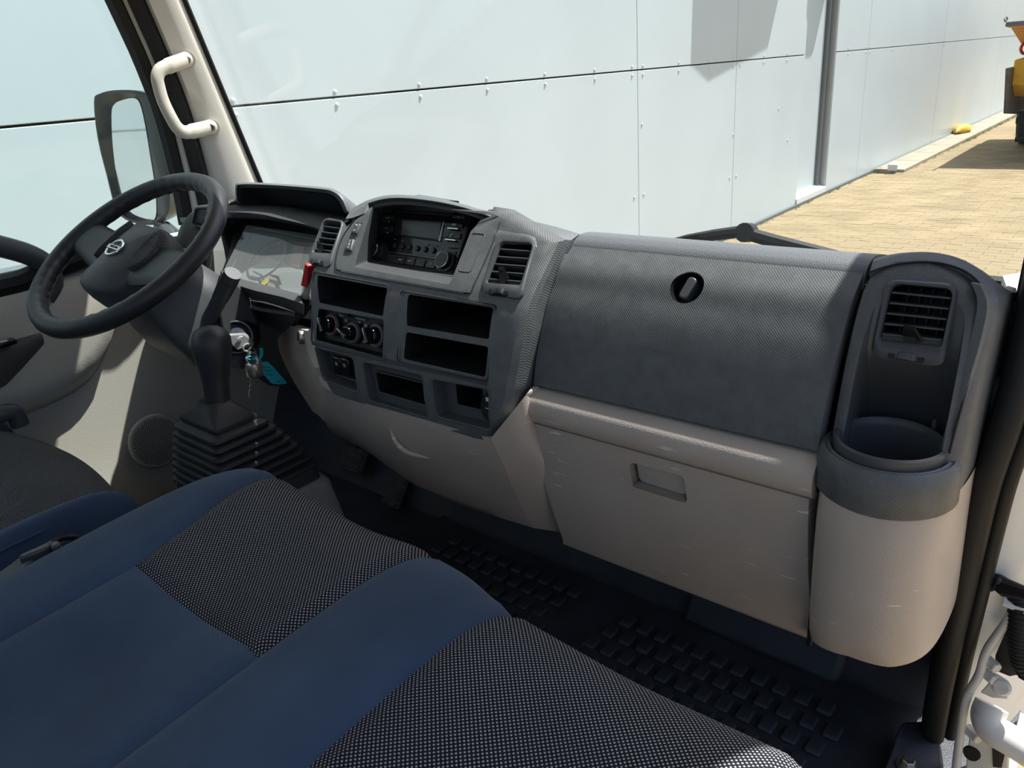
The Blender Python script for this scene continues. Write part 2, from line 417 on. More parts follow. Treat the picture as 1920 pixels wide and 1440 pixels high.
for yy in [0.3, .9, 1.45, 2.04, 2.616, 3.205, 3.775, 4.36, 4.95, 5.46, 5.62, 6.2, 6.75, 7.25, 7.4, 7.95, 8.55, 10.5, 11.2, 11.36, 12.4, 13.4, 14.4, 15.3, 15.42]:
    for zz in (JZ+.026, JZ-.036):
        c = Vector((WX, yy, zz))
        if s0 is None: s0 = obj('screw', ([p+c for p in sc0[0]], sc0[1]), m_sill, wall, loc=c)
        else: dup(s0, c+Vector((0, 0, ZO))-WORLD[s0.name])
for yy, zz in [(5.47, -1.0), (5.62, -1.0), (7.25, -1.1), (7.4, -1.1), (7.3, -.7), (8.4, -.55), (8.7, -.9), (5.6, -.45)]:
    c = Vector((WX, yy, zz)); dup(s0, c+Vector((0, 0, ZO))-WORLD[s0.name])
# recessed doorway in the wall
DR = root('door_1', (WX-.10, 9.55, G), 'tall white recessed door in the building wall', None, None, 'structure')
obj('leaf', box((WX-.12, 9.50, .9), (.05, .80, 5.0)), m_panel, DR, smooth=0)
obj('reveal', box((WX-.085, 10.05, .9), (.16, .03, 5.2)), m_silver, DR, smooth=0)
obj('frame_strip', box((WX-.085, 9.955, .9), (.05, .05, 5.0)), m_frame, DR, smooth=0, bev=.004)
obj('reveal', box((WX-.085, 9.065, .9), (.16, .03, 5.2)), m_panel, DR, smooth=0)
obj('sill', prism([(WX-.1, 9.06, G+.14), (WX+.015, 9.06, G+.10), (WX+.015, 9.06, G+.0), (WX-.1, 9.06, G+.0)], (0, .99, 0)), m_sill, DR, smooth=0, bev=.004)
# hood added on the wall out of view, shaped to throw the angular shadow
HD = root('unseen_shadow_hood', (WX, 7.6, .95), 'grey pentagonal hood added out of view to cast the angular shadow on the white wall', 'shadow caster')
hp = [(7.04, 2.6), (8.72, 2.6), (8.60, 1.26), (7.31, 1.02), (6.98, 1.17)]
obj('face_plate', prism([(WX+.262, a, b) for a, b in hp], (.03, 0, 0)), m_silver, HD, smooth=0)
for a, b in zip(hp, hp[1:]+hp[:1]):
    obj('side_plate', prism([(WX, a[0], a[1]), (WX+.262, a[0], a[1]), (WX+.262, b[0], b[1]), (WX, b[0], b[1])], (0, 0, .012)), m_silver, HD, smooth=0)
HB = root('unseen_shadow_box', (WX, 9.3, 1.0), 'small grey box added out of view to cast a shadow by the recessed door', 'box')  # box added out of view to throw the smaller shadow on the wall
obj('case', box((WX+.09, 9.74, 1.62), (.18, .72, 1.06)), m_silver, HB, smooth=0, bev=.01); obj('lid', box((WX+.185, 9.74, 1.62), (.02, .68, 1.0)), m_sill, HB, smooth=0, bev=.005)
# concrete strip along the wall, weeds, bag
ks = None
yy = 12.0
strip = root('floor_kerb', (WX+.22, 12, G), 'pale concrete kerb strip along the wall foot', None, None, 'structure')
while yy < 26:
    m = box((WX+.225, yy+.5, G+.02), (.40, .985, .07)); c = Vector((WX+.225, yy+.5, G))
    if ks is None: ks = obj('kerb_slab', m, m_conc, strip, smooth=0, bev=.008, loc=c)
    else: dup(ks, c+Vector((0, 0, ZO))-WORLD[ks.name])
    yy += 1.0
obj('base_trim', box((WX+.012, 12, G+.02), (.03, 40, .05)), m_gap, strip, smooth=0)
m_grass = mat('weed_green', (.16, .26, .05), .8)
gv, gf = [], []
def tuft(x, y, n, h, s):
    for _ in range(n):
        a = random.uniform(0, 6.28); bx, by = max(WX+.04, x+random.gauss(0, s)), y+random.gauss(0, s*3); hh = h*random.uniform(.5, 1.2); w = .004
        k = len(gv); gv.extend([Vector((bx-w*math.sin(a), by+w*math.cos(a), G)), Vector((bx+w*math.sin(a), by-w*math.cos(a), G)), Vector((bx+abs(math.cos(a))*hh*.5, by+math.sin(a)*hh*.5, G+hh))]); gf.append((k, k+1, k+2))
for i in range(40): tuft(WX+.04, random.uniform(6.5, 12), 7, .045, .012)
tuft(WX+.05, 7.55, 30, .11, .02); tuft(WX+.05, 12.0, 40, .09, .03)
for i in range(50): tuft(WX+.45, random.uniform(12.2, 24), 8, .05, .02)
w_ = obj('weeds', (gv, gf), m_grass, smooth=0); tag(w_, 'thin green weeds growing along the foot of the wall', 'weeds', None, 'stuff')
m_yel = mat('yellow_bag', (.55, .33, .02), .5)
c0 = P(1803, 247, Z=G+.06); bagp = []
for j, (r, h) in enumerate([(.02, .0), (.2, .0), (.24, .05), (.2, .11), (.1, .14), (.02, .145)]):
    bagp.append([Vector((c0.x+math.cos(k*.524)*r*.6*random.uniform(.85, 1.15), c0.y+math.sin(k*.524)*r*1.9*random.uniform(.85, 1.15), G+.05+h*random.uniform(.9, 1.1))) for k in range(12)])
b_ = obj('plastic_bag', loft(bagp), m_yel, smooth=60); tag(b_, 'crumpled yellow plastic bag lying on the kerb by the wall', 'bag')
c0 = P(1673, 318, Z=G+.06)
b_ = obj('stone_block', box((c0.x, c0.y, G+.10), (.12, .14, .09), Euler((.1, .05, .3)).to_matrix()), m_sill, smooth=0, bev=.012); tag(b_, 'small pale broken block on the end of the kerb', 'block')

# wheel loader
m_cat = mat('loader_yellow', (.62, .36, .03), .5, .4, vary=.15, vscale=6, scratch=.8, scol=(.4, .36, .3))
m_org = mat('loader_orange', (.60, .25, .04), .6, .4, vary=.2, vscale=9, scratch=.9, scol=(.6, .55, .5))
m_tyre = mat('tyre_rubber', (.04, .04, .042), .85, .2, bump='noise', bs=25, bd=.01, vary=.3, vscale=5)
m_lsteel = mat('loader_steel', (.16, .15, .14), .55, .4, metal=.3, vary=.25, vscale=8)
LX = -2.06; LY = 14.95
LD = root('wheel_loader', (-1.0, 16.5, G), 'yellow wheel loader with a raised bucket parked at the far end of the wall', 'loader')
def wheel(x, y):
    r = .62; c = Vector((x, y, G+r))
    w = obj('tyre', lathe([(.34, -.24), (.55, -.25), (.61, -.2), (.62, -.1), (.62, .1), (.61, .2), (.55, .25), (.34, .24)], c, (1, 0, 0), 32), m_tyre, LD)
    obj('rim', lathe([(0, -.12), (.30, -.12), (.345, -.2), (.345, .2), (.3, .12), (0, .12)], c, (1, 0, 0), 20), m_cat, w)
    for i in range(20):
        a = i*math.pi/10
        R = Euler((-a, 0, 0)).to_matrix(); obj('lug', box(c+R @ Vector((.125*(1 if i % 2 else -1), 0, .625)), (.24, .09, .05), R), m_tyre, w, smooth=0)
for x in (LX+.27, LX+1.75):
    wheel(x, LY+.62); wheel(x, LY+3.0)
obj('fender', loft([[Vector((x, LY+.62+math.cos(a)*r, G+.62+math.sin(a)*r)) for a, r in ((-.1+i*.33, .78) for i in range(11))]+[Vector((x, LY+.62+math.cos(a)*r, G+.62+math.sin(a)*r)) for a, r in ((-.1+i*.33, .73) for i in range(10, -1, -1))] for x in (LX-.02, LX+.52)]), m_lsteel, LD)
obj('fender', loft([[Vector((x, LY+.62+math.cos(a)*r, G+.62+math.sin(a)*r)) for a, r in ((-.1+i*.33, .78) for i in range(11))]+[Vector((x, LY+.62+math.cos(a)*r, G+.62+math.sin(a)*r)) for a, r in ((-.1+i*.33, .73) for i in range(10, -1, -1))] for x in (LX+1.5, LX+2.04)]), m_lsteel, LD)
for dx in (0, 1.72):
    obj('mud_flap', prism([P(u, v, X=LX)+Vector((dx, 0, 0)) for u, v in ((1885, 128), (1898, 125), (1905, 170), (1904, 214), (1881, 213))], (.06, 0, 0)), m_lsteel, LD, smooth=0, bev=.01)
    obj('headlamp_housing', prism([P(u, v, X=LX+.06)+Vector((dx, 0, 0)) for u, v in ((1902, 112), (1930, 104), (1935, 186), (1900, 180), (1896, 160))], (.28, 0, 0)), m_cat, LD, smooth=0, bev=.02)
obj('front_frame', box((LX+1.01, LY+.62, G+.95), (.80, 1.1, .7)), m_cat, LD, bev=.03)
obj('rear_body', box((LX+1.01, LY+3.0, G+1.15), (1.3, 1.9, .9)), m_cat, LD, bev=.06)
obj('cab_lower', box((LX+1.01, LY+1.75, G+1.3), (1.25, 1.0, .8)), m_cat, LD, bev=.03)
obj('cab_glass', box((LX+1.01, LY+1.75, G+2.15), (1.15, .95, .95)), m_gloss, LD, bev=.03); obj('cab_roof', box((LX+1.01, LY+1.75, G+2.70), (1.35, 1.15, .14)), m_lsteel, LD, bev=.04)
for x in (LX+.72, LX+1.3):
    obj('lift_arm', loft([[p+Vector((d, 0, 0)) for p in (Vector((x, LY+.75, G+1.45)), Vector((x, LY+.75, G+1.2)), Vector((x, LY-.55, G+.85)), Vector((x, LY-1.25, G+1.20)), Vector((x, LY-1.25, G+1.45)), Vector((x, LY-.5, G+1.15)))] for d in (-.05, .05)]), m_cat, LD, smooth=0, bev=.01)
def lside(px, x): return [P(u, v, X=x) for u, v in px]
obj('bucket', prism(lside(((1892, 49), (1913, 82), (1936, 86), (1965, 60), (1965, 38), (1925, 40)), LX-.02), (2.1, 0, 0)), m_org, LD, smooth=0, bev=.02)
obj('bucket_edge', prism(lside(((1884, 50), (1886, 41), (1919, 27), (1965, 20), (1965, 38), (1920, 42), (1890, 52)), LX-.06), (2.18, 0, 0)), m_lsteel, LD, smooth=0, bev=.01)
hk = P(1886, 36, X=LX-.05)
obj('chain_hook', ring_tube([hk+Vector((0, math.cos(a)*.10, math.sin(a)*.028)) for a in (i*.7854 for i in range(8))], .010, 6), m_lsteel, LD)
obj('hydraulic_hose', tube(cr([P(u, v, X=LX+.05) for u, v in ((1930, 78), (1919, 82), (1914, 92), (1918, 100), (1930, 98))], 6), .022, 8), m_red, LD)

# ================================================================== truck cab shell
FL = -.82
XL, XR = -1.66, -.02
shell = mat('cab_trim_grey', (.30, .29, .27), .7, .3)
cf = obj('floor_cab', join(box((-.84, .30, FL-.03), (1.64, 1.44, .06))), m_rubbermat, smooth=0); tag(cf, 'black rubber cab floor', None, None, 'structure')
fw = obj('wall_front', prism([(-1.66, 1.03, FL-.02), (-1.66, 1.07, FL-.02), (-1.66, 1.07, -.30), (-1.66, 1.03, -.30)], (1.60, 0, 0)), m_rubber, smooth=0); tag(fw, 'dark bulkhead under the dashboard', None, None, 'structure')
tb = obj('wall_toe_board', prism([(-1.66, .90, FL), (-1.66, 1.03, FL+.22), (-1.66, 1.03, FL)], (1.60, 0, 0)), m_rubbermat, smooth=0); tag(tb, 'sloping black toe board', None, None, 'structure')
rf = obj('ceiling', join(box((-.815, .18, .66), (1.77, 1.32, .05)), box((.03, .15, .56), (.08, 1.26, .20)), prism([(-1.68, .868, .27), (-1.68, .885, .27), (-1.68, .80, .68), (-1.68, .74, .68), (-1.68, .74, .64)], (1.70, 0, 0))), shell, smooth=0); tag(rf, 'cab roof lining', None, None, 'structure')  # front header lowered and side rail widened to keep sun off the seats
rw = obj('wall_rear', join(box((-.84, -.48, -.48), (1.72, .05, .70)), box((-.84, -.48, .58), (1.72, .05, .20)), box((-.84, -.48, .18), (.10, .05, .62)), box((-1.64, -.48, .18), (.12, .05, .62)), box((-.02, -.48, .18), (.08, .05, .62))), shell, smooth=0); tag(rw, 'cab rear wall', None, None, 'structure')  # unseen window openings added to let more light onto the dash
sl = obj('wall_rocker', box((-.84, .30, FL-.25), (1.66, 1.5, .38)), m_wpaint, smooth=0); tag(sl, 'cab underbody', None, None, 'structure')
nose = obj('wall_nose', box((-.84, 1.11, -.72), (1.66, .06, .80)), m_wpaint, smooth=0, bev=.02); tag(nose, 'white truck front panel below the windscreen', None, None, 'structure')
obj('cowl_panel', box((-.84, 1.10, -.312), (1.66, .10, .012)), m_dark, nose, smooth=0, bev=.004)
# windscreen
def wsY(z): return .996-(z+.178)*.25
ws = root('window_1', (-.84, 1.0, -.26), 'large windscreen of the truck cab', None, None, 'structure')
obj('pane', prism([(-1.62, wsY(-.27)+.02, -.27), (-.02, wsY(-.27)+.02, -.27), (-.02, wsY(.52)+.02, .52), (-1.62, wsY(.52)+.02, .52)], (0, .005, .001)), m_glass, ws, smooth=0)
obj('lower_seal', tube([(-1.6, wsY(-.27)+.02, -.275), (-.05, wsY(-.27)+.02, -.275)], .012, 8), m_rubber, ws)
# left A pillar trim: between windscreen edge and door seal
def pl(z, e):  # windscreen edge / door edge of the trim
    return Vector((-1.575, wsY(z), z)) if e == 0 else Vector((-1.605, P(*lerp2(z), X=-1.605).y, z))
def lerp2(z):
    # measured door-side edge of the trim
    pts = [(267, 0), (310, 100), (350, 200), (383, 317), (400, 400)]
    zs = [P(u, v, X=-1.605).z for u, v in pts]
    return (lerp(-z, [-a for a in zs], [p[0] for p in pts]), lerp(-z, [-a for a in zs], [p[1] for p in pts]))
zs = [.62, .5, .35, .19, .1, 0, -.1, -.2, -.30]
tr = root('trim_1', (-1.6, .95, -.3), 'beige windscreen pillar trim with a grab handle', None, None, 'structure')
de = [P(u, v, X=-1.605) for u, v in ((267, 0), (310, 100), (350, 200), (383, 317), (404, 400))]
d0 = (de[0]-de[1])/(de[0].z-de[1].z)
de = [de[0]+d0*(.62-de[0].z)]+de; we = [Vector((-1.575, wsY(p.z), p.z)) for p in de]
mid = [a.lerp(b, .5)+Vector((.012, -.008, 0)) for a, b in zip(de, we)]
rows = [de, [a.lerp(b, .5)+Vector((.006, -.01, 0)) for a, b in zip(de, mid)], mid, [a.lerp(b, .6)+Vector((.006, -.004, 0)) for a, b in zip(mid, we)], we]
rows = [resample(cr(r, 6), 24) for r in rows]
obj('pillar_cover', thick(rows, (-.03, .012, 0)), m_beige, tr, smooth=60)
obj('glass_edge_lip', tube([p+Vector((.002, .004, 0)) for p in rows[-1]], .005, 6), m_rubber, tr)
def side_strip(name, px, X, r, m, shape=None):
    p = [P(u, v, X=X) for u, v in px]; d = (p[0]-p[1])/(p[0].z-p[1].z); p = [p[0]+d*(.62-p[0].z)]+p
    return obj(name, tube(resample(cr(p, 6), 26), r, 8), m, tr)
side_strip('door_seal', [(256, 0), (300, 100), (340, 205), (372, 320), (392, 405)], -1.61, .018, m_rubber)
side_strip('pillar_strip', [(238, 0), (284, 105), (322, 205), (352, 322), (372, 420)], -1.625, .011, m_beige)
side_strip('window_channel', [(216, 0), (262, 100), (302, 205), (333, 322), (352, 420)], -1.64, .020, m_black)
# right A pillar trim (base only seen in the corner)
tr2 = root('trim_2', (-.05, .95, -.3), 'beige passenger-side windscreen pillar trim', None, None, 'structure')
pr = []
for z, dx in ((-.30, -.050), (-.256, -.048), (-.250, -.030), (-.235, .0), (-.1, .004), (.1, .010), (.3, .020), (.62, .03)):
    y0 = wsY(z); pr.append([Vector((-.078+dx, y0, z)), Vector((-.066+dx, y0-.05, z)), Vector((-.03+dx, y0-.10, z)), Vector((.04, y0-.10, z)), Vector((.05, y0, z))])
obj('pillar_cover', loft(pr), m_beige, tr2, smooth=50)

# driver's door
dz_ = -.295
D2 = root('door_2', (-1.66, .3, FL), "driver's door with greige lower trim and charcoal upper panel", None, None, 'structure')
obj('door_skin', box((-1.695, .25, -.62), (.05, 1.40, .68)), m_wpaint, D2, smooth=0)
lo = lines([[(-1.655, y, dz_-.02) for y in (-.45, .2, .62, .90, 1.02)], [(-1.645, y, -.48) for y in (-.45, .2, .62, .9, 1.02)], [(-1.625, y, -.70) for y in (-.45, .2, .62, .9, 1.02)], [(-1.60, y, FL) for y in (-.45, .2, .62, .9, 1.02)]], 30, 14)
obj('lower_panel', thick(lo, (-.03, 0, 0)), m_door, D2, smooth=60)
edge = [P(u, v, X=-1.64) for u, v in ((215, 560), (213, 610), (203, 655), (163, 720), (85, 765), (0, 797))]
e2 = edge+[edge[-1]+Vector((0, -.35, -.03))]
ecr = resample(cr(e2, 8), 24)
top = [Vector((-1.63, lerp(i/23, [0, 1], [ecr[0].y, ecr[-1].y]), dz_)) for i in range(24)]
up = []
for k in range(9):
    t = k/8; bul = .035*math.sin(math.pi*min(1, t*1.02))**.8
    up.append([Vector((lerp(t, [0, .08, .9, 1], [-1.645, -1.628, -1.612, -1.642])+bul*.3, a.y*(1-t)+b.y*t, a.z*(1-t)+b.z*t)) for a, b in zip(top, ecr)])
obj('upper_panel', thick(up, (-.03, 0, 0)), m_door, D2, smooth=60)
# armrest with window switch
ar = []
for i in range(10):
    t = i/9; y = .49-.75*t; w = .055*min(1, (t*4+.08)**.5); zt = -.395+.0*t; h = .10*min(1, (t*5+.12)**.6)
    c = Vector((-1.62, y, zt))
    ar.append([c+Vector((-.01, 0, 0)), c+Vector((w*.8, 0, 0)), c+Vector((w, 0, -.012)), c+Vector((w*.92, 0, -h*.5)), c+Vector((w*.4, 0, -h*.95)), c+Vector((-.01, 0, -h))])
arm = obj('armrest', loft([resample(cr(r, 4), 18) for r in ar]), m_doorup, D2, smooth=60)
swc = P(14, 648, Z=-.394)
obj('window_switch', box(swc+Vector((.0, -.005, .004)), (.022, .04, .010), Euler((.1, 0, 0)).to_matrix()), m_gloss, arm, bev=.003)
obj('window_switch', box(swc+Vector((.0, -.065, .004)), (.022, .04, .010)), m_gloss, arm, bev=.003)
obj('switch_mark', box(swc+Vector((.0, -.003, .0095)), (.010, .012, .0006)), m_white_print, arm, smooth=0)
# belt line and pull bar
obj('belt_rail', tube(resample([(-1.645, -.4, dz_-.005), (-1.645, .50, dz_-.005), (-1.63, .62, -.27), (-1.615, .75, -.26)], 14), .022, 8), m_rubber, D2)
pb = [P(u, v, X=-1.63) for u, v in ((-520, 420), (-250, 430), (-60, 450), (0, 462), (55, 478), (90, 500), (100, 530), (85, 562))]
obj('pull_bar', tube(resample(cr(pb, 6), 46), [.020]*40+[.019, .018, .018, .018, .018, .018], 12), m_dark, D2)
obj('bar_foot', lathe([(0, 0), (.03, 0), (.028, .012), (.018, .02), (0, .02)], pb[-1]+Vector((-.02, 0, -.01)), (1, 0, .5), 16), m_dark, D2)
# speaker grille
sg = P(292, 826, X=-1.615); rr = .060
spk = obj('speaker_grille', lathe([(0, 0), (rr, 0), (rr, .004), (rr*.95, .007), (0, .008)], sg+Vector((.0, 0, 0)), (1, 0, .13), 32), m_door, D2)
hm = lathe([(0, 0), (.0015, 0), (.0015, .0008), (0, .0008)], (0, 0, 0), (1, 0, .13), 6); hv, hf = [], []
for i in range(-12, 13):
    for j in range(-14, 15):
        a = (i+.5*(j % 2))*.0052; b = j*.0045
        if a*a+b*b < (rr*.86)**2:
            c = sg+Vector((.0078-b*.13, a, b)); o0 = len(hv); hv += [p+c for p in hm[0]]; hf += [tuple(k+o0 for k in q) for q in hm[1]]
obj('grille_holes', (hv, hf), m_black, spk, smooth=0, kind='stuff')
# door glass
w2 = root('window_2', (-1.655, .3, dz_), "driver's door side window", None, None, 'structure')
obj('pane', box((-1.662, .22, .16), (.004, 1.30, .92)), m_sideglass, w2, smooth=0)
# passenger side: body beside the open door, seal and hinge pillar

# ================================================================== dashboard
DB = root('dashboard', (-.75, .85, -.60), 'charcoal truck dashboard with taupe lower half spanning the cab', 'dashboard')
FG = Prof([(1.02, -.262), (.90, -.222), (.80, -.192), (.775, -.1855), (.763, -.185)][::-1][:1]+[(.755, -.187), (.74, -.194), (.712, -.214), (.695, -.236), (.684, -.252), (.667, -.293), (.657, -.341)])
GX0, GX1 = -.533, -.200
# --- top pad over the glove box
def pad(name, x0, x1, prof, m, n=8, t=(0, .0, -.012)):
    rows = [[Vector((x0+(x1-x0)*i/n, y, z)) for i in range(n+1)] for y, z in prof]
    return obj(name, thick(rows, t), m, DB, smooth=60)
padp = cr([Vector((a, b, 0)) for a, b in ((.7375, -.1985), (.742, -.193), (.75, -.188), (.763, -.185), (.79, -.1885), (.85, -.205), (.93, -.233), (1.02, -.268))], 5)
pad('top_pad', GX0, GX1, [(p.x, p.y) for p in padp], m_pad)
# --- upper glove box door
gl = cr([Vector((y, z, 0)) for y, z in ((.739, -.1955), (.712, -.214), (.697, -.234), (.684, -.252), (.673, -.273), (.664, -.293), (.655, -.317), (.649, -.341))], 5)
def face_off(p, k=.012):
    n = FG.n(p.z); return -n*k
rows = [[Vector((GX0+.0015+(GX1-GX0-.003)*i/40, p.x, p.y)) for i in range(41)] for p in gl]
gd = obj('glove_box_door', thick(rows, (0, .02, -.004)), m_weave, DB, smooth=50)
lc = FG.hit(1288, 538); ln = FG.n(lc.z)
cut(gd, [(lathe([(0, -.03), (.0185, -.03), (.0185, .02), (0, .02)], lc, ln, 32), m_black)])
lt = obj('latch', lathe([(0, -.024), (.0195, -.024), (.0195, -.012), (.0185, -.002), (.0172, -.002), (.0165, -.016), (0, -.016)], lc, ln, 32), m_black, gd)
u_, w_a, d_ = axes(ln)
upv = Vector((0, ln.z, -ln.y)).normalized()
if upv.z < 0: upv = -upv
xv = Vector((1, 0, 0)); kd = (upv*.97+xv*.22).normalized(); kx = ln.cross(kd)
obj('latch_knob', prism([p-ln*.017 for p in rp([lc+kx*a+kd*b for a, b in ((-.0052, -.0125), (.0052, -.0125), (.0052, .0125), (-.0052, .0125))], .0048, 4)], ln*.016), m_smooth, gd, bev=.0015)
# --- taupe lip shelf and lower glove box
lipp = [(.660, -.3445), (.648, -.3455), (.638, -.350), (.632, -.358), (.630, -.370), (.634, -.381), (.642, -.3855), (.655, -.386)]
pad('shelf_lip', GX0-.002, GX1+.002, [(p.x, p.y) for p in cr([Vector((a, b, 0)) for a, b in lipp], 4)], m_taupe, t=(0, .012, .0))
lg = cr([Vector((a, b, 0)) for a, b in ((.641, -.388), (.645, -.42), (.656, -.475), (.672, -.53), (.690, -.585))], 6)
rows = [[Vector((GX0+.002+(GX1-GX0-.005)*i/30, p.x, p.y)) for i in range(31)] for p in lg]
FL2 = Prof([(p.x, p.y) for p in lg])
gd2 = obj('lower_glove_box', thick(rows, (0, .03, .004)), m_taupe, DB, smooth=50)
hq = [FL2.hit(u, v) for u, v in ((1179, 866), (1283, 893), (1289, 945), (1187, 913))]
hp_ = rp(hq, .008, 4)
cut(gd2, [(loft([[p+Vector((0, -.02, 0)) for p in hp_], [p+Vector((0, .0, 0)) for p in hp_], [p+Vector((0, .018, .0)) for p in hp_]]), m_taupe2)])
hn = FL2.n(hq[0].z); cen = sum(hq, Vector())/4
obj('pull_handle', loft([[cen+(p-cen)*.94+Vector((0, .017, .0)) for p in hp_], [cen+(p-cen)*.92+Vector((0, .010, .003)) for p in hp_], [cen+(p-cen)*.86+Vector((0, .007, .0035)) for p in hp_]]), m_taupe, gd2, smooth=30)
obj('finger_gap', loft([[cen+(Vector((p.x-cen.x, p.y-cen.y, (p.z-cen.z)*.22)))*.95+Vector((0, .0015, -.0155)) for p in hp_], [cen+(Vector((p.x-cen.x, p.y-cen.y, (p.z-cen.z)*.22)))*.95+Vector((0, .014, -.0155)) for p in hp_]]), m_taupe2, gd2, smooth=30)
# under-tray lip along the bottom of the lower glove box
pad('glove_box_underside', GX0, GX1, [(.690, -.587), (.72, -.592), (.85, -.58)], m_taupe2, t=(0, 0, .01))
obj('glove_box_inner', box((-.37, .80, -.42), (.32, .20, .30)), m_black, DB, smooth=0)

# --- centre stack
FC = Prof([(.775, -.125), (.757, -.138), (.742, -.152), (.722, -.172), (.701, -.192), (.678, -.213), (.648, -.24), (.634, -.265), (.626, -.29), (.613, -.332), (.606, -.37), (.604, -.405), (.610, -.425)])
def sx0(z): return lerp(z, [-.43, -.405, -.375, -.31, -.245, -.205, -.165, -.14], [-.86, -.883, -.905, -.922, -.938, -.936, -.890, -.845])
def sx1(z): return lerp(z, [-.43, -.405, -.375, -.345, -.28, -.165, -.14], [-.59, -.570, -.548, -.536, -.531, -.533, -.545]) if z < -.185 else lerp(z, [-.185, -.172, -.16], [-.544, -.585, -.63])
zz = [-.409, -.402, -.39, -.375, -.36, -.345, -.332, -.31, -.29, -.275, -.26, -.245, -.23, -.215, -.2, -.186, -.172, -.16]
rings = []
for z in zz:
    a, b, y = sx0(z), sx1(z), FC(z); nf = 16
    yb = .82
    r = [Vector((a+.010, yb, z)), Vector((a, y+.05, z)), Vector((a, y+.020, z)), Vector((a+.003, y+.009, z)), Vector((a+.010, y+.002, z))]
    r += [Vector((a+.022+(b-a-.044)*i/nf, y, z)) for i in range(nf+1)]
    r += [Vector((b-.009, y+.002, z)), Vector((b-.002, y+.009, z)), Vector((b, y+.02, z)), Vector((b-.001, y+.021, z)), Vector((b-.004, max(y+.022, min(yb, -z/.255)), z))]
    rings.append(r)
stk = obj('centre_stack', loft(rings), m_weave, DB, smooth=40)
def fpoly(px, r=.004, n=3): return [Vector((p.x, p.y, p.z)) for p in rp([FC.hit(u, v) for u, v in px], r, n)]
def pocket(px, depth, taper=1.0, r=.004, m=None, dz=0):
    q = fpoly(px, r); c = sum(q, Vector())/len(q)
    back = [Vector((c.x+(p.x-c.x)*taper, c.y+(p.y-c.y)*taper+depth, c.z+(p.z-c.z)*taper+dz)) for p in q]
    return loft([[Vector((p.x, p.y-.06, p.z)) for p in q], back]), (m or m_dark)
cuts = []
# radio bay: wide mouth narrowing to the radio
RT, RB = Vector((0, .776, -.1735)), Vector((0, .724, -.2475))
bay = [FC.hit(u, v) for u, v in ((668, 505), (668, 440), (700, 383), (720, 372), (860, 392), (930, 415), (905, 470), (862, 548))]
q0 = rp([FC.hit(u, v) for u, v in ((664, 501), (703, 371), (938, 406), (884, 430), (843, 534))], .006, 4)
q1 = rp([Vector((-.922, .79, -.2485)), Vector((-.922, .79, -.135)), Vector((-.680, .79, -.135)), Vector((-.700, .79, -.165)), Vector((-.705, .79, -.2485))], .004, 4)
q00 = [p+Vector((0, -.05, 0)) for p in q0]
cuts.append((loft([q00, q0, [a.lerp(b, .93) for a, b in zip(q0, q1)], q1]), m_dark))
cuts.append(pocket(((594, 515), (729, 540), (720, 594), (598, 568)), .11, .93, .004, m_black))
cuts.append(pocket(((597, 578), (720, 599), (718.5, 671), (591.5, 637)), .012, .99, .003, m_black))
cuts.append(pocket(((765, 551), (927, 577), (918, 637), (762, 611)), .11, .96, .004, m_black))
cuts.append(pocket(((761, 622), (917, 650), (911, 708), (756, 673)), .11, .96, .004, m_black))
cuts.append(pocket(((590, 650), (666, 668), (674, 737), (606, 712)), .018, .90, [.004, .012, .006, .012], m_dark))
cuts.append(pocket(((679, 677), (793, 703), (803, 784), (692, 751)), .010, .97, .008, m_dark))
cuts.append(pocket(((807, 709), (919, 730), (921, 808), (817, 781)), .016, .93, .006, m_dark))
cut(stk, cuts)
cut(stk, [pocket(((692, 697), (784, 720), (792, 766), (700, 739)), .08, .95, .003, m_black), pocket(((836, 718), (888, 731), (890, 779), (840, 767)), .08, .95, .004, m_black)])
# raised frame bead round the storage block
def on(u, v, off=0.0):
    p = FC.hit(u, v); return p+FC.n(p.z)*off
def bead(name, px, r, m, parent=DB, closed=True, n=6, off=.0, rnd=.01):
    if closed:
        q = rp([on(u, v, off) for u, v in px], rnd, 4); q = [p for i, p in enumerate(q) if (p-q[i-1]).length > 1e-5]
        return obj(name, ring_tube(q, r, n), m, parent)
    q = [on(u, v, off) for u, v in px]; return obj(name, tube(resample(cr(q, 6), 40), r, n), m, parent)
bead('panel_seam', ((752, 545), (932, 573), (914, 717), (745, 676)), .0012, m_black, rnd=.006)
bead('panel_bead', ((757, 546), (929, 575), (913, 713), (750, 678)), .0016, m_dark, rnd=.006)
bead('panel_bead', ((588, 509), (733, 536), (722, 677), (584, 642)), .0016, m_dark, rnd=.006)
bead('shelf_groove', ((585, 645), (730, 680), (820, 700), (914, 722)), .0013, m_dark, closed=False)
bead('shelf_groove', ((585, 641), (730, 675), (820, 696), (914, 718)), .0013, m_dark, closed=False)
bead('pocket_bead', ((679, 677), (793, 703), (803, 784), (692, 751)), .0012, m_dark, rnd=.008)
bead('pocket_bead', ((692, 697), (784, 720), (792, 766), (700, 739)), .0009, m_dark, rnd=.003, off=-.009)
bead('pocket_bead', ((807, 709), (919, 730), (921, 808), (817, 781)), .0012, m_dark, rnd=.006)
bead('pocket_bead', ((590, 650), (666, 668), (674, 737), (606, 712)), .0010, m_dark, rnd=.006)
# radio surround insert outline
bead('surround_seam', ((665, 410), (640, 450), (629, 495), (640, 508), (760, 530), (870, 549), (884, 542), (905, 500), (930, 440), (938, 416)), .0011, m_black, closed=False)
bead('surround_seam', ((640, 509.5), (760, 531.5), (870, 551)), .0012, m_smooth, closed=False)
bead('blank_plate_edge', ((886, 437), (910, 439), (882, 511), (860, 508)), .0009, m_smooth, rnd=.004)
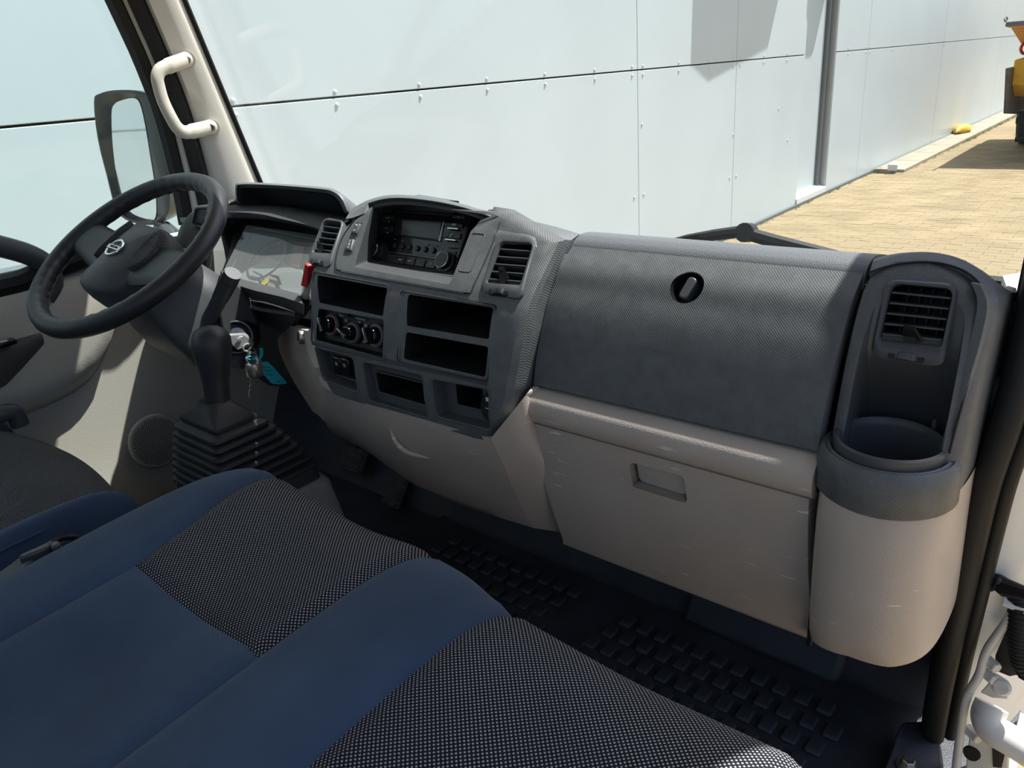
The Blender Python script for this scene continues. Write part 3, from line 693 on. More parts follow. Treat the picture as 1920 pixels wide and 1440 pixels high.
# hood over the radio
hl = [(655, 396), (690, 377), (735, 367), (800, 371), (870, 385), (945, 411)]
f0 = [FC.hit(u, v, .0) for u, v in ((652, 399), (690, 380), (735, 371), (800, 375), (870, 390), (944, 415))]
lead = [Vector((p.x, .690+.0*i, 0)) for i, p in enumerate(f0)]
def hoodpt(u, v, y): return P(u, v, Y=y)
rows = [[hoodpt(u, v+7, .744) for u, v in hl], [hoodpt(u, v+4, .742) for u, v in hl], [hoodpt(u, v, .748) for u, v in hl], [hoodpt(u, v-2, .765)+Vector((0, 0, .0)) for u, v in hl], [hoodpt(u, v-1, .80) for u, v in hl], [Vector((p.x*1.01, .87, p.z-.038)) for p in (hoodpt(u, v+1, .80) for u, v in hl)], [Vector((p.x*1.03, 1.02, -.275)) for p in (hoodpt(u, v+1, .80) for u, v in hl)]]
rows = [resample(cr(r, 6), 30) for r in rows]
obj('radio_hood', thick(rows, (0, .004, -.008)), m_pad, DB, smooth=60)
obj('hood_groove', tube([p+Vector((0, -.001, -.001)) for p in rows[0]], .0015, 6), m_black, DB)
roofl = [[Vector((p.x, p.y+.004, p.z-.004)) for p in rows[1]], [Vector((p.x, .78, p.z-.014)) for p in rows[1]], [Vector((p.x, .82, p.z-.038)) for p in rows[1]]]
obj('bay_ceiling', thick(roofl, (0, 0, .004)), m_dark, DB, smooth=60)
# sloping shoulder from the hood to the top pad on the passenger side
sh = [[P(945, 413, Y=.744), P(985, 429, Y=.735), P(1030, 444, Y=.735), P(1062, 457, Y=.74)], [P(945, 401, Y=.765), P(990, 413, Y=.755), P(1040, 425, Y=.755), P(1088, 438, Y=.763)], [P(950, 402, Y=.80), P(995, 416, Y=.79), P(1045, 430, Y=.79), P(1088, 443, Y=.80)]]
sh.append([Vector((p.x, 1.02, -.27)) for p in sh[2]])
obj('shoulder_pad', thick(lines(sh, 20, 14), (0, .0, -.01)), m_pad, DB, smooth=60)
# face fillet between the hood and the stack (passenger vent side)
fs = [[P(945, 414, Y=.743), P(985, 430, Y=.734), P(1030, 445, Y=.734), P(1061, 458, Y=.739)]]
fs.append([FC.hit(930, 430), FC.hit(965, 437), FC.hit(1005, 447), Vector((-.5335, .725, -.204))])
fs.append([FC.hit(925, 455), FC.hit(960, 458), FC.hit(1008, 465), Vector((-.5335, .698, -.235))])
obj('vent_brow', thick(lines(fs, 16, 8), (0, .012, -.004)), m_weave, DB, smooth=50)
fs = [[P(655, 398, Y=.742), P(668, 390, Y=.742), P(690, 381, Y=.742)], [FC.hit(648, 410), FC.hit(662, 408), FC.hit(683, 400)]]
obj('vent_brow', thick(lines(fs, 8, 4), (0, .012, -.004)), m_weave, DB, smooth=50)

# --- air vents (bezel, barrel, louvres, vanes, tab, thumb wheel)
def vent(outer, inner, y_of, nl, tabuv, wheeluv, body=None, depth=.05, tab=True, m_b=m_smooth, vanes=4, nrm=None):
    """outer / inner: corner points tl, tr, br, bl on the face"""
    O = [y_of(*p) for p in outer]; I = [y_of(*p) for p in inner]
    n = (I[1]-I[0]).cross(I[3]-I[0]).normalized()
    if n.y > 0: n = -n
    o0 = rp([p+n*.0005 for p in O], [.012, .012, .012, .012], 5); i0 = rp(I, [.008, .008, .004, .004], 5)
    if body is not None: cut(body, [(loft([[p+n*.04 for p in i0], [p-n*(depth+.004) for p in i0]]), m_black)])
    bz = obj('air_vent', loft([[p-n*.010 for p in o0], [p+n*.0015 for p in o0], [(p*.35+o0[k]*.65)+n*.004 for k, p in enumerate(i0)], [(p*.85+o0[k]*.15)+n*.004 for k, p in enumerate(i0)], [p+n*.001 for p in i0], [p-n*.012 for p in i0]], True, False), m_b, DB, smooth=50)
    ic = sum(i0, Vector())/len(i0)
    obj('duct', loft([[p-n*.011 for p in i0], [p-n*depth for p in i0], [ic+(p-ic)*.01-n*depth for p in i0]], True, False), m_black, bz, smooth=0)
    w = (I[1]-I[0]); d = (I[3]-I[0])
    for k in range(nl):
        t = (k+.75)/(nl+.35); a = I[0].lerp(I[3], t)+w*.01; b = I[1].lerp(I[2], t)-w*.01; th = d.normalized()*.0016
        q = [a+n*.0012, b+n*.0012]
        obj('louvre', prism([a+n*.001, b+n*.001, b-n*.016+d.normalized()*-.003, a-n*.016+d.normalized()*-.003], d.normalized()*.0018), m_b, bz, smooth=0, bev=.0005)
    for k in range(vanes):
        t = (k+1)/(vanes+1); a = I[0].lerp(I[1], t)-n*.018; b = I[3].lerp(I[2], t)-n*.018
        obj('vane', prism([a, b, b-n*.014, a-n*.014], w.normalized()*.0012), m_black, bz, smooth=0)
    # blanking plate below the last louvre with the tab and the thumb wheel
    a, b = I[0].lerp(I[3], .90), I[1].lerp(I[2], .90)
    obj('lower_plate', prism([a-n*.002, b-n*.002, I[2]-n*.001+d*.02, I[3]-n*.001+d*.02], -n*.004), m_b, bz, smooth=0, bev=.001)
    tc = y_of(*tabuv); wx = w.normalized(); dd = d.normalized()
    obj('tab', prism([tc+n*.003-wx*.008-dd*.004, tc+n*.010-wx*.006-dd*.010, tc+n*.010+wx*.003-dd*.010, tc+n*.003+wx*.010+dd*.0], dd*.004-n*.002), m_black, bz, smooth=0, bev=.0008)
    obj('tab_stem', prism([tc+n*.003-wx*.005, tc+n*.003+wx*.005, tc+n*.001+wx*.005+dd*.011, tc+n*.001-wx*.005+dd*.011], -n*.004), m_black, bz, smooth=0)
    wc = y_of(*wheeluv); L = .0115
    obj('wheel_slot', prism(rp([wc+wx*a+dd*b+n*.0042 for a, b in ((-L-.003, -.0042), (L+.003, -.0042), (L+.003, .0042), (-L-.003, .0042))], .003), -n*.004), m_black, bz, smooth=30)
    wh = obj('thumb_wheel', lathe([(0, -.003), (.0115, -.003), (.0115, .003), (0, .003)], wc-n*.0045, dd, 24), m_smooth, bz)
    for k in range(-2, 3):
        a = k*.38; r_ = (n*math.cos(a)+wx*math.sin(a))
        obj('wheel_rib', box(wc-n*.0045+r_*.0116, (.0012, .0012, .006), Matrix((wx, n, dd)).transposed()), m_smooth, bz, smooth=0)
    return bz
cv = lambda u, v: FC.hit(u, v)
v1 = vent(((932, 451), (1008, 456), (979, 563), (902, 548)), ((942, 456), (1002, 460), (978, 536), (914, 531)), cv, 5, (945, 522), (937, 550), stk)
v2 = vent(((611, 409), (649, 416), (619, 503), (577, 495)), ((611, 416), (644, 420), (623, 477), (589, 473)), cv, 5, (603, 470), (597, 494), stk, vanes=3)
v1['label'] = 'tall air vent beside the glove box'; v2['label'] = 'tall air vent beside the instrument cluster'
# --- rocker switches beside the radio
def rocker(px, marks):
    q = [on(u, v) for u, v in px]; c = sum(q, Vector())/4; n = FC.n(c.z)
    s = obj('rocker_switch', loft([[p-n*.002 for p in rp(q, .0012, 2)], [p+n*.0025 for p in rp([c+(p-c)*.95 for p in q], .0012, 2)], [p+n*.004 for p in rp([c+(p-c)*.8 for p in q], .0012, 2)]]), m_smooth, DB, smooth=30)
    o = rp([c+(p-c)*1.25 for p in q], .002, 2); o = [p for i, p in enumerate(o) if (p-o[i-1]).length > 1e-6]
    obj('switch_rim', ring_tube(o, .0007, 5), m_smooth, s)
    for a, b, w, h in marks:
        cc = q[0].lerp(q[1], a).lerp(q[3].lerp(q[2], a), b)+n*.0042
        obj('switch_mark', box(cc, (w, .0006, h), Matrix.Rotation(-.6, 3, 'X')), m_white_print, s, smooth=0)
rocker(((668, 420), (679, 421), (671, 441), (660, 439)), ((.5, .2, .005, .0015), (.62, .25, .002, .003), (.5, .72, .004, .0015)))
rocker(((655, 449), (667, 450), (661, 473), (649, 471)), ((.5, .25, .002, .002), (.5, .5, .003, .003), (.5, .75, .002, .002)))
# --- climate controls
n0 = FC.n(-.31)
def dial(u, v, r, ang, ringm=None):
    c = on(u, v, -.008); n = FC.n(c.z)
    k = obj('climate_dial', lathe([(0, 0), (r, 0), (r, .003), (r*.93, .0045), (r*.72, .0045), (0, .0045)], c, n, 32), m_dark, DB)
    if ringm:
        u_, w_, d_ = Vector((1, 0, 0)), Vector((0, -n.z, -n.y)), n
        up_ = Vector((0, n.z, -n.y)).normalized(); up_ = up_ if up_.z > 0 else -up_
        for m_, a0, a1 in ringm:
            arc = [c+n*.0048+(Vector((1, 0, 0))*math.sin(a)+up_*math.cos(a))*r*.86 for a in (math.radians(a0+(a1-a0)*i/14) for i in range(15))]
            obj('scale_mark', tube(arc, .0007, 5), m_, k)
    obj('knob', lathe([(0, 0), (r*.72, 0), (r*.66, .010), (r*.6, .012), (0, .012)], c+n*.003, n, 28), m_gloss, k)
    up_ = Vector((0, n.z, -n.y)).normalized(); up_ = up_ if up_.z > 0 else -up_
    d = Vector((1, 0, 0))*math.sin(ang)+up_*math.cos(ang); s = d.cross(n)
    obj('grip', prism([c+n*.014+d*a*r*.68+s*b*r*.2 for a, b in ((-1, -1), (-1, 1), (1, .6), (1, -.6))], n*.009), m_gloss, k, bev=.001)
    obj('pointer', box(c+n*.0235+d*r*.45, (.0008, .0008, .0008), None), m_white_print, k, smooth=0)
    obj('pointer_line', prism([c+n*.0232+d*a*r*.62+s*b*.0006 for a, b in ((.1, -1), (.1, 1), (1, 1), (1, -1))], n*.0004), m_white_print, k, smooth=0)
dial(615, 609, .0158, -.5, ((m_blue, -120, -10), (m_redp, 0, 140)))
dial(655, 624, .0150, -1.1, ((m_grey_print, -140, 140),))
dial(699, 629, .0165, -.5, ((m_grey_print, -140, 140),))
for (u, v, w, h) in ((637, 592, .009, .002), (640, 601, .004, .004), (667, 598, .020, .0015), (677, 611, .006, .005), (677, 631, .006, .004), (675, 641, .008, .003), (638, 588, .005, .003), (665, 604, .005, .002)):
    c = on(u, v, -.0082); obj('climate_symbol', box(c, (w, .0006, h), Matrix.Rotation(-.25, 3, 'X')), m_grey_print, DB, smooth=0)
obj('recirculation_slider', box(on(640, 591, -.004), (.010, .010, .004)), m_smooth, DB, bev=.001)
# --- lower row: switch block, socket plate
sb = obj('switch_block', box(on(637, 686, -.014), (.047, .012, .036)), m_black, DB, bev=.003)
for u in (629, 644):
    s = obj('rocker_switch', box(on(u, 687+(u-637)*.2, -.006), (.018, .008, .026)), m_gloss, DB, bev=.002)
    obj('switch_mark', box(on(u, 684+(u-637)*.2, -.0016), (.0055, .0004, .005)), m_grey_print, s, smooth=0)
pc = on(906, 766, -.012); pn = FC.n(pc.z)
spn = obj('socket_plate', lathe([(0, 0), (.0125, 0), (.0120, .003), (0, .003)], pc, pn, 24, 1.0, 1.45, (1, 0, 0)), m_black, DB)
for dz, w, h in ((.010, .005, .005), (-.002, .009, .001), (-.004, .001, .003), (-.011, .008, .0012), (-.010, .002, .004)):
    obj('socket_mark', box(pc+pn*.0032+Vector((0, 0, dz)), (w, .0004, h)), m_white_print, spn, smooth=0)
# --- lower console, taupe
def coons(ls, nu=24, nv=12, t=(0, .02, 0), name='lower_console', m=m_taupe):
    return obj(name, thick(lines(ls, nu, nv), t), m, DB, smooth=60)
coons([[P(597, 706, Y=.628), P(614, 730, Y=.612), P(690, 758, Y=.6045), P(800, 789, Y=.603), P(919, 822, Y=.606)],
       [P(600, 750, Y=.655), P(640, 772, Y=.628), P(715, 810, Y=.618), P(820, 842, Y=.616), P(940, 868, Y=.620)],
       [P(612, 795, Y=.69), P(660, 815, Y=.665), P(740, 862, Y=.655), P(850, 905, Y=.652), P(965, 925, Y=.652)],
       [P(625, 812, Y=.76), P(690, 848, Y=.72), P(780, 912, Y=.700), P(890, 955, Y=.692), P(1000, 990, Y=.690)]], 30, 14)
coons([[P(920, 822, Y=.606), P(956, 778, Y=.609), P(985, 742, Y=.625), P(1001, 722, Y=.652)],
       [P(941, 868, Y=.620), P(975, 835, Y=.622), P(1000, 815, Y=.635), P(1010, 812, Y=.652)],
       [P(966, 925, Y=.652), P(1005, 910, Y=.654), P(1040, 902, Y=.665), P(1048, 908, Y=.683)],
       [P(1000, 990, Y=.690), P(1040, 996, Y=.70), P(1078, 1003, Y=.715), P(1092, 1006, Y=.732)]], 16, 14, name='console_side')
coons([[P(524, 604, Y=.80), P(550, 612, Y=.74), P(574, 620, Y=.665)],
       [P(522, 650, Y=.80), P(548, 665, Y=.73), P(582, 672, Y=.648)],
       [P(545, 705, Y=.80), P(570, 718, Y=.72), P(596, 706, Y=.632)],
       [P(585, 770, Y=.80), P(598, 780, Y=.73), P(612, 794, Y=.692)]], 14, 14, t=(.02, .01, 0), name='console_side')
# moulded finger scoop on the lower console
sc_ = [P(730, 800, Y=.611), P(742, 828, Y=.616), P(765, 848, Y=.623), P(806, 860, Y=.628)]
obj('finger_scoop', tube(resample(cr(sc_, 6), 20), [.0005+.0035*math.sin(math.pi*i/19) for i in range(20)], 8), m_taupe, DB)
# auxiliary socket
ac = P(566, 632, Y=.675); an = Vector((-.35, -.90, .2)).normalized()
ax_ = obj('power_socket', lathe([(.0075, -.01), (.0075, .006), (.0105, .006), (.0115, .004), (.0115, -.004)], ac, an, 28), m_steel, DB)
obj('socket_bore', lathe([(0, -.004), (.0078, -.004), (.0078, .001), (0, .001)], ac, an, 20), m_black, ax_)

# --- passenger end: vent column, cup holder, taupe lower end
EX0, EX1 = -.197, -.088
FE = Prof([(.763, -.170), (.742, -.182), (.722, -.197), (.706, -.215), (.692, -.24), (.682, -.262), (.671, -.293), (.662, -.325), (.658, -.345), (.657, -.36)])
def top_z(x):  # arched top of the column
    t = (x-EX0)/(EX1-EX0); return -.186+.030*math.sin(math.pi*min(max(t*.93+.02, 0), 1))**.6
rings = []
for z in [-.362, -.345, -.325, -.305, -.285, -.262, -.24, -.222, -.208, -.197, -.188, -.182]:
    y = FE(z); a, b = EX0, EX1
    if z > -.215: k = (z+.215)/.033; b = EX1-.040*k*k; a = EX0+.010*k*k
    rings.append([Vector((a, max(y+.02, min(.84, -z/.262)), z)), Vector((a, y+.012, z)), Vector((a+.003, y+.003, z)), Vector((a+.010, y, z))]+[Vector((a+.014+(b-a-.032)*i/10, y, z)) for i in range(11)]+[Vector((b-.010, y+.003, z)), Vector((b-.003, y+.011, z)), Vector((b, y+.022, z)), Vector((b+.003, max(y+.023, min(.84, -z/.27)), z))])
col_ = obj('vent_column', loft(rings), m_weave, DB, smooth=45)
def rec(z0, z1, x0, x1, y): return [Vector((x0, y, z0)), Vector((x1, y, z0)), Vector((x1, y, z1)), Vector((x0, y, z1))]
r0 = rp([Vector((-.1835, .60, -.40)), Vector((-.1835, .60, -.187)), Vector((-.107, .60, -.184)), Vector((-.101, .60, -.40))], [.002, .022, .026, .002], 6)
def rby(z): return lerp(z, [-.40, -.34, -.30, -.255, -.20, -.18], [.735, .735, .725, .700, .716, .722])
zs_ = [-.40, -.37, -.34, -.32, -.30, -.28, -.265, -.25, -.235, -.22, -.205, -.195, -.188, -.184]
ringsc = []
for z in zs_:
    k = max(0, (z+.215)/.031); x0 = -.1835+.016*k**2; x1 = -.1025-.004*(z+.4)/.2-.02*k**2; yb = rby(z)
    ringsc.append([Vector((x0, .55, z)), Vector((x0, yb-.014, z)), Vector((x0+.003, yb-.004, z)), Vector((x0+.010, yb, z)), Vector((x1-.010, yb, z)), Vector((x1-.003, yb-.004, z)), Vector((x1, yb-.014, z)), Vector((x1, .55, z))])
cut(col_, [(loft(ringsc), m_smooth)])
# top pad arch over the column
fr = [FE.hit(u, v) for u, v in ((1630, 512), (1655, 503), (1690, 495), (1735, 492), (1775, 497), (1812, 511), (1838, 535), (1850, 570))]
topl = [P(u, v, Y=.765) for u, v in ((1640, 486), (1662, 479), (1700, 473.5), (1745, 472.5), (1790, 481), (1830, 500), (1866, 528), (1893, 570))]
topl = [P(1640, 486, Y=.757)]+topl[1:]
back = [Vector((p.x+.002, .86, p.z-.055)) for p in topl]; back2 = [Vector((p.x, 1.02, -.27)) for p in topl]
md_ = [a.lerp(b, .5)+Vector((.001, -.004, .004)) for a, b in zip(fr, topl)]
obj('column_top_pad', thick(lines([fr, md_, topl, [Vector((p.x+.001, .792, p.z-.012)) for p in topl], back, back2], 30, 24), (0, .004, -.008)), m_pad, DB, smooth=60)
ed = resample(cr(fr, 6), 40)
obj('column_seam', tube([p+Vector((0, -.0008, .0005)) for p in ed]+[FE.hit(u, v) for u, v in ((1843, 610), (1830, 660), (1812, 730), (1790, 810), (1780, 850))], .0011, 6), m_black, DB)
# outer end cheek
ch = [[P(1838, 535, Y=.715), P(1851, 572, Y=.705), P(1838, 640, Y=.692), P(1812, 730, Y=.678), P(1785, 830, Y=.668), P(1772, 905, Y=.665)],
      [P(1866, 528, Y=.765), P(1880, 570, Y=.755), P(1866, 640, Y=.742), P(1842, 730, Y=.728), P(1815, 830, Y=.718), P(1796, 902, Y=.715)],
      [P(1893, 545, Y=.84), P(1900, 585, Y=.83), P(1884, 650, Y=.80), P(1858, 745, Y=.785), P(1838, 835, Y=.77), P(1812, 890, Y=.76)],
      [P(1905, 540, Y=.90), P(1912, 590, Y=.88), P(1896, 660, Y=.85), P(1870, 750, Y=.83), P(1852, 830, Y=.82), P(1830, 885, Y=.80)]]
obj('end_cheek', thick(lines(ch, 26, 12), (-.008, .006, 0)), m_pad, DB, smooth=60)
dv = obj('demister_outlet', loft([[P(u, v, Y=.79) for u, v in ((1893, 572), (1912, 560), (1906, 640), (1882, 690), (1876, 690), (1880, 640))], [P(u, v, Y=.80) for u, v in ((1890, 568), (1916, 556), (1912, 640), (1888, 694), (1872, 694), (1876, 640))], [P(u, v, Y=.84) for u, v in ((1890, 568), (1916, 556), (1912, 640), (1888, 694), (1872, 694), (1876, 640))]]), m_dark, DB, smooth=30, bev=.0015)
for k, (u, v) in enumerate(((1893, 604), (1887, 628), (1880, 652))):
    c = P(u, v, Y=.789); obj('demister_slot', box(c, (.0055, .004, .010), Matrix.Rotation(.3, 3, 'Y')), m_black, dv, smooth=0)
kn = P(1880, 760, Y=.77)
obj('end_knuckle', loft([[P(u, v, Y=y) for u, v in ((1866, 702), (1892, 706), (1905, 730), (1903, 765), (1888, 800), (1862, 815), (1852, 780), (1856, 735))] for y in (.79,)]+[[kn+(P(u, v, Y=.77)-kn)*s+Vector((0, d, 0)) for u, v in ((1866, 702), (1892, 706), (1905, 730), (1903, 765), (1888, 800), (1862, 815), (1852, 780), (1856, 735))] for s, d in ((.95, 0), (.75, -.012), (.3, -.018))]), m_pad, DB, smooth=60)
ev = lambda u, v: plane_hit(u, v, Vector((-.145, .709, -.225)), Vector((0, -.93, .32)).normalized())
v3 = vent(((1661, 523), (1800, 532), (1772, 690), (1632, 668)), ((1675, 532), (1789, 543), (1766, 648), (1650, 636)), ev, 5, (1708, 632), (1701, 668), col_, depth=.04)
v3['label'] = 'wide air vent above the cup holder'
# cup holder
CC = Vector((-.1465, .668, -.324)); cr_ = .0455
cu = obj('cup_holder', lathe([(cr_*.80, -.075), (cr_*.84, -.03), (cr_*.88, -.004), (cr_*.90, .001), (cr_*.95, .0035), (cr_, .002), (cr_*1.02, -.004), (cr_*1.0, -.010), (cr_*.94, -.078), (cr_*.80, -.078)], CC, (0, 0, 1), 48), m_smooth, DB)
obj('cup_floor', lathe([(0, 0), (cr_*.85, 0), (cr_*.85, .004), (cr_*.6, .005), (0, .005)], CC+Vector((0, 0, -.076)), (0, 0, 1), 32), m_black, cu)
obj('cup_step', lathe([(cr_*.62, 0), (cr_*.84, 0), (cr_*.84, .004), (cr_*.64, .004), (cr_*.62, .002)], CC+Vector((0, 0, -.050)), (0, 0, 1), 40), m_dark, cu)
for a in (1.0, 1.9, 2.8):
    R = Matrix.Rotation(a, 3, 'Z'); obj('cup_clip', box(CC+R @ Vector((cr_*.78, 0, -.042)), (.008, .016, .010), R), m_dark, cu, smooth=0, bev=.001)
obj('cup_clip', box(CC+Vector((.026, .040, .006)), (.004, .004, .010)), m_dark, cu, smooth=0, bev=.001)
bandp = []
for i in range(25):
    a = math.radians(172+i*(372-172)/24)
    bandp.append(Vector((math.cos(a), math.sin(a), 0)))
def bandring(r, z, fl=0): return [CC+Vector((d.x*(r+.002), d.y*r-.001, z)) for d in bandp]
bd = [bandring(.0475, -.010), bandring(.051, -.006), bandring(.0545, -.009), bandring(.0565, -.018), bandring(.0575, -.044), bandring(.054, -.048)]
obj('cup_holder_band', thick(bd, lambda p: (CC-p).normalized()*.004), m_weave, DB, smooth=50)
# taupe lower end
def endring(z, k, s=1.0):
    f = [(-.199, .712), (-.198, .668), (-.195, .642), (-.186, .623), (-.168, .6125), (-.145, .610), (-.122, .6145), (-.103, .628), (-.092, .650), (-.087, .685), (-.086, .74), (-.088, .79)]
    return [Vector((x, .72+(y-.72)*k, z)) for x, y in ((p.x, p.y) for p in cr([Vector((a, b, 0)) for a, b in f], 4))]
er = [endring(z, k) for z, k in ((-.362, .93), (-.372, .97), (-.40, 1.0), (-.43, 1.0), (-.465, .985), (-.50, .95), (-.524, .90), (-.538, .82))]
for r in er[-3:]:
    for i, p in enumerate(r): p.z += .010*max(0, (p.x+.115)/.03)-.012*max(0, (-p.x-.15)/.05)
obj('taupe_end', thick(er, (0, .004, .002)), m_taupe, DB, smooth=60)
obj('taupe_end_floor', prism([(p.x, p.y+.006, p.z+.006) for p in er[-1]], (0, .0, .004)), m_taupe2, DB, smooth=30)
obj('gap_strip', box((-.2005, .70, -.47), (.004, .06, .22)), m_black, DB, smooth=0)

# --- instrument side
FI = .86
# hood bin above the cluster
bo = [(443, 378), (441, 352), (450, 343), (520, 345), (600, 351), (628, 356), (646, 370), (656, 394)]
bi = [(447, 377), (446, 356), (453, 349), (520, 351), (598, 358), (620, 363), (636, 377), (645, 397)]
yb = .835
rows = [[P(u, v, Y=yb+.004) for u, v in bi], [P(u, v, Y=yb-.002) for u, v in bi], [P((u+a)/2, (v+b)/2-.5, Y=yb-.006) for (u, v), (a, b) in zip(bo, bi)], [P(u, v, Y=yb) for u, v in bo], [P(u, v-1, Y=yb+.015) for u, v in bo]]
rows2 = [resample(cr(r, 5), 44) for r in rows]
bkw = [Vector((p.x*1.0-.02, 1.0, -.272)) for p in rows2[-1]]
mid_ = [a.lerp(b, .4)+Vector((-.02, 0, .002)) for a, b in zip(rows2[-1], bkw)]
obj('binnacle_bin', thick(rows2+[mid_, bkw], (0, .004, -.004)), m_pad, DB, smooth=60)
inn = [p*((yb+.12)/p.y)+Vector((0, 0, -.016)) for p in rows2[0]]
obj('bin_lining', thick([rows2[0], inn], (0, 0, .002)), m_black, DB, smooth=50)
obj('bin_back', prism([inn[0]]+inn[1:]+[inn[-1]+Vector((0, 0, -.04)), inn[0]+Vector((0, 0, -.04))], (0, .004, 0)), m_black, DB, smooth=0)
# brow ledge below the bin, over the gauges
brow = [[P(u, v, Y=.95) for u, v in ((430, 380), (520, 384), (600, 394), (650, 402))], [P(u, v, Y=yb+.0) for u, v in ((420, 384), (520, 388), (600, 402), (650, 412))], [P(u, v, Y=.815) for u, v in ((398, 394), (480, 393), (560, 405), (628, 425))], [P(u, v, Y=.798) for u, v in ((394, 404), (480, 403), (560, 416), (625, 436))], [P(u, v, Y=.815) for u, v in ((400, 408), (480, 407), (560, 419), (622, 439))], [P(u, v, Y=.90) for u, v in ((424, 414), (490, 414), (560, 424), (610, 440))]]
obj('cluster_brow', thick(lines(brow, 24, 18), (0, .003, -.003)), m_dark, DB, smooth=60)
# cluster cavity and gauges
GN = Vector((0, -.60, .80))
ct = lambda u, v, d=0: plane_hit(u, v, Vector((-1.30, .722, -.323)), GN)+GN*d
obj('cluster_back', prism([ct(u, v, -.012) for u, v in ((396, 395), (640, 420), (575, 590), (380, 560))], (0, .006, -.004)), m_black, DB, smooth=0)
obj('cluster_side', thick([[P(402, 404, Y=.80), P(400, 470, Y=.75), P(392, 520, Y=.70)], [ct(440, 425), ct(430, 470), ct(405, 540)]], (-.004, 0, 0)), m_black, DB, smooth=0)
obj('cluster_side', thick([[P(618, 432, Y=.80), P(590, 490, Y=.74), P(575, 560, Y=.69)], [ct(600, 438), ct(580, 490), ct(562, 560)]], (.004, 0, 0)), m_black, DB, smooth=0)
gf_ = obj('gauge_panel', prism([ct(u, v, -.004) for u, v in ((476, 432), (600, 452), (575, 560), (425, 530), (430, 505))], (0, .004, -.002)), m_gauge, DB, smooth=0)
obj('gauge_sun_patch', prism([ct(u, v, .0002) for u, v in ((502, 482), (566, 506), (572, 556), (430, 528))], (0, .002, -.001)), m_gauge2, gf_, smooth=0)  # pale polygon in the outline of the sunlit patch, light put into the colour
bead_ = [ct(u, v, .002) for u, v in ((430, 515), (455, 470), (474, 436), (486, 430), (540, 440), (600, 452))]
obj('cluster_frame', tube(resample(cr(bead_, 6), 40), .002, 6), m_dark, gf_)
gc = ct(503, 486)
gu = Vector((1, 0, 0)); gn_ = GN; gw = Vector((0, .80, .60))
obj('dial_ring', ring_tube([gc+gn_*.001+(gu*math.cos(a)+gw*math.sin(a))*.046 for a in (i*math.pi/20 for i in range(40))], .0016, 6), m_black, gf_)
for i in range(25):
    a = math.radians(225-i*11.25); l = .005 if i % 4 == 0 else .0025
    d = gu*math.cos(a)+gw*math.sin(a); s = gn_.cross(d)
    obj('dial_tick', prism([gc+gn_*.0008+d*(.040-q)+s*b for q, b in ((0, -.0004), (l, -.0004), (l, .0004), (0, .0004))], gn_*.0003), m_white_print, gf_, smooth=0)
obj('needle', prism([gc+gn_*.003+(gu*-.8+gw*-.35)*a+(gu*.35-gw*.8)*b for a, b in ((0, -.001), (.036, -.0005), (.036, .0005), (0, .001))], gn_*.001), m_red, gf_, smooth=0)
obj('warning_display', prism([ct(u, v, .0006) for u, v in ((553, 461), (573, 463), (562, 503), (541, 497))], gn_*.0012), m_lcdred, gf_, smooth=0)
for pts in (((478, 511), (494, 518), (499, 526), (496, 527), (492, 520), (478, 513.5)), ((510, 517), (526, 521.5), (531, 536), (527, 537), (522, 525), (509, 520))):
    obj('needle', prism([ct(u, v, .004) for u, v in pts], gn_*.0015), m_black, gf_, smooth=0)
obj('sticker', prism([ct(u, v, .003) for u, v in ((495, 526), (507, 525), (505, 532), (499, 537), (491, 536), (494, 530))], gn_*.0006), m_yellow_label, gf_, smooth=0)
obj('cluster_lens', prism([ct(u, v, .012) for u, v in ((470, 430), (602, 450), (575, 562), (420, 530))], (0, .001, 0)), m_lens, gf_, smooth=0)
obj('cluster_sill', thick([[ct(u, v, .014) for u, v in ((425, 522), (480, 537), (530, 550), (568, 560))], [P(u, v, Y=.695) for u, v in ((420, 527), (478, 545), (530, 557), (566, 569))], [P(u, v, Y=.705) for u, v in ((424, 545), (480, 560), (530, 575), (566, 588))]], (0, .004, -.003)), m_dark, DB, smooth=50)
obj('hazard_button', prism([P(u, v, Y=.715) for u, v in ((571, 494), (577, 499), (576, 541), (563, 536))], (-.002, .03, 0)), m_red, DB, bev=.002)
# knee panel under the cluster
obj('knee_panel', thick(lines([[P(u, v, Y=.712) for u, v in ((380, 560), (480, 565), (560, 588))], [P(u, v, Y=.80) for u, v in ((385, 620), (480, 625), (540, 640))], [P(u, v, Y=.95) for u, v in ((400, 720), (480, 720), (560, 730))]], 10, 8), (0, .01, 0)), m_dark, DB, smooth=50)
# driver's outer vent pod
pv_ = [(352, 470), (331, 462), (335, 430), (352, 403), (372, 387), (398, 383), (404, 395), (400, 430), (392, 480), (384, 500)]
pd = [P(u, v, Y=.80) for u, v in pv_]; pcn = sum(pd, Vector())/len(pd)
obj('vent_pod', loft([[p+Vector((-.02, .20, 0)) for p in cr(pd, 4, True)], [p+Vector((0, .015, 0)) for p in cr(pd, 4, True)], [pcn+(p-pcn)*.95+Vector((0, .0, 0)) for p in cr(pd, 4, True)], [pcn+(p-pcn)*.85+Vector((0, -.006, 0)) for p in cr(pd, 4, True)]]), m_dark, DB, smooth=50)
pvv = lambda u, v: P(u, v, Y=.792)
v4 = vent(((366, 386), (396, 384), (388, 428), (360, 424)), ((370, 391), (392, 390), (385, 422), (364, 419)), pvv, 6, (374, 420), (372, 426), depth=.03, vanes=2)
v4['label'] = 'small air vent half hidden behind the steering wheel'
obj('dash_end', thick(lines([[(-1.62, .82, -.25), (-1.62, .85, -.35), (-1.62, .9, -.5)], [P(400, 480, Y=.78), P(400, 560, Y=.80), P(400, 620, Y=.85)]], 8, 4), (0, .02, 0)), m_dark, DB, smooth=50)
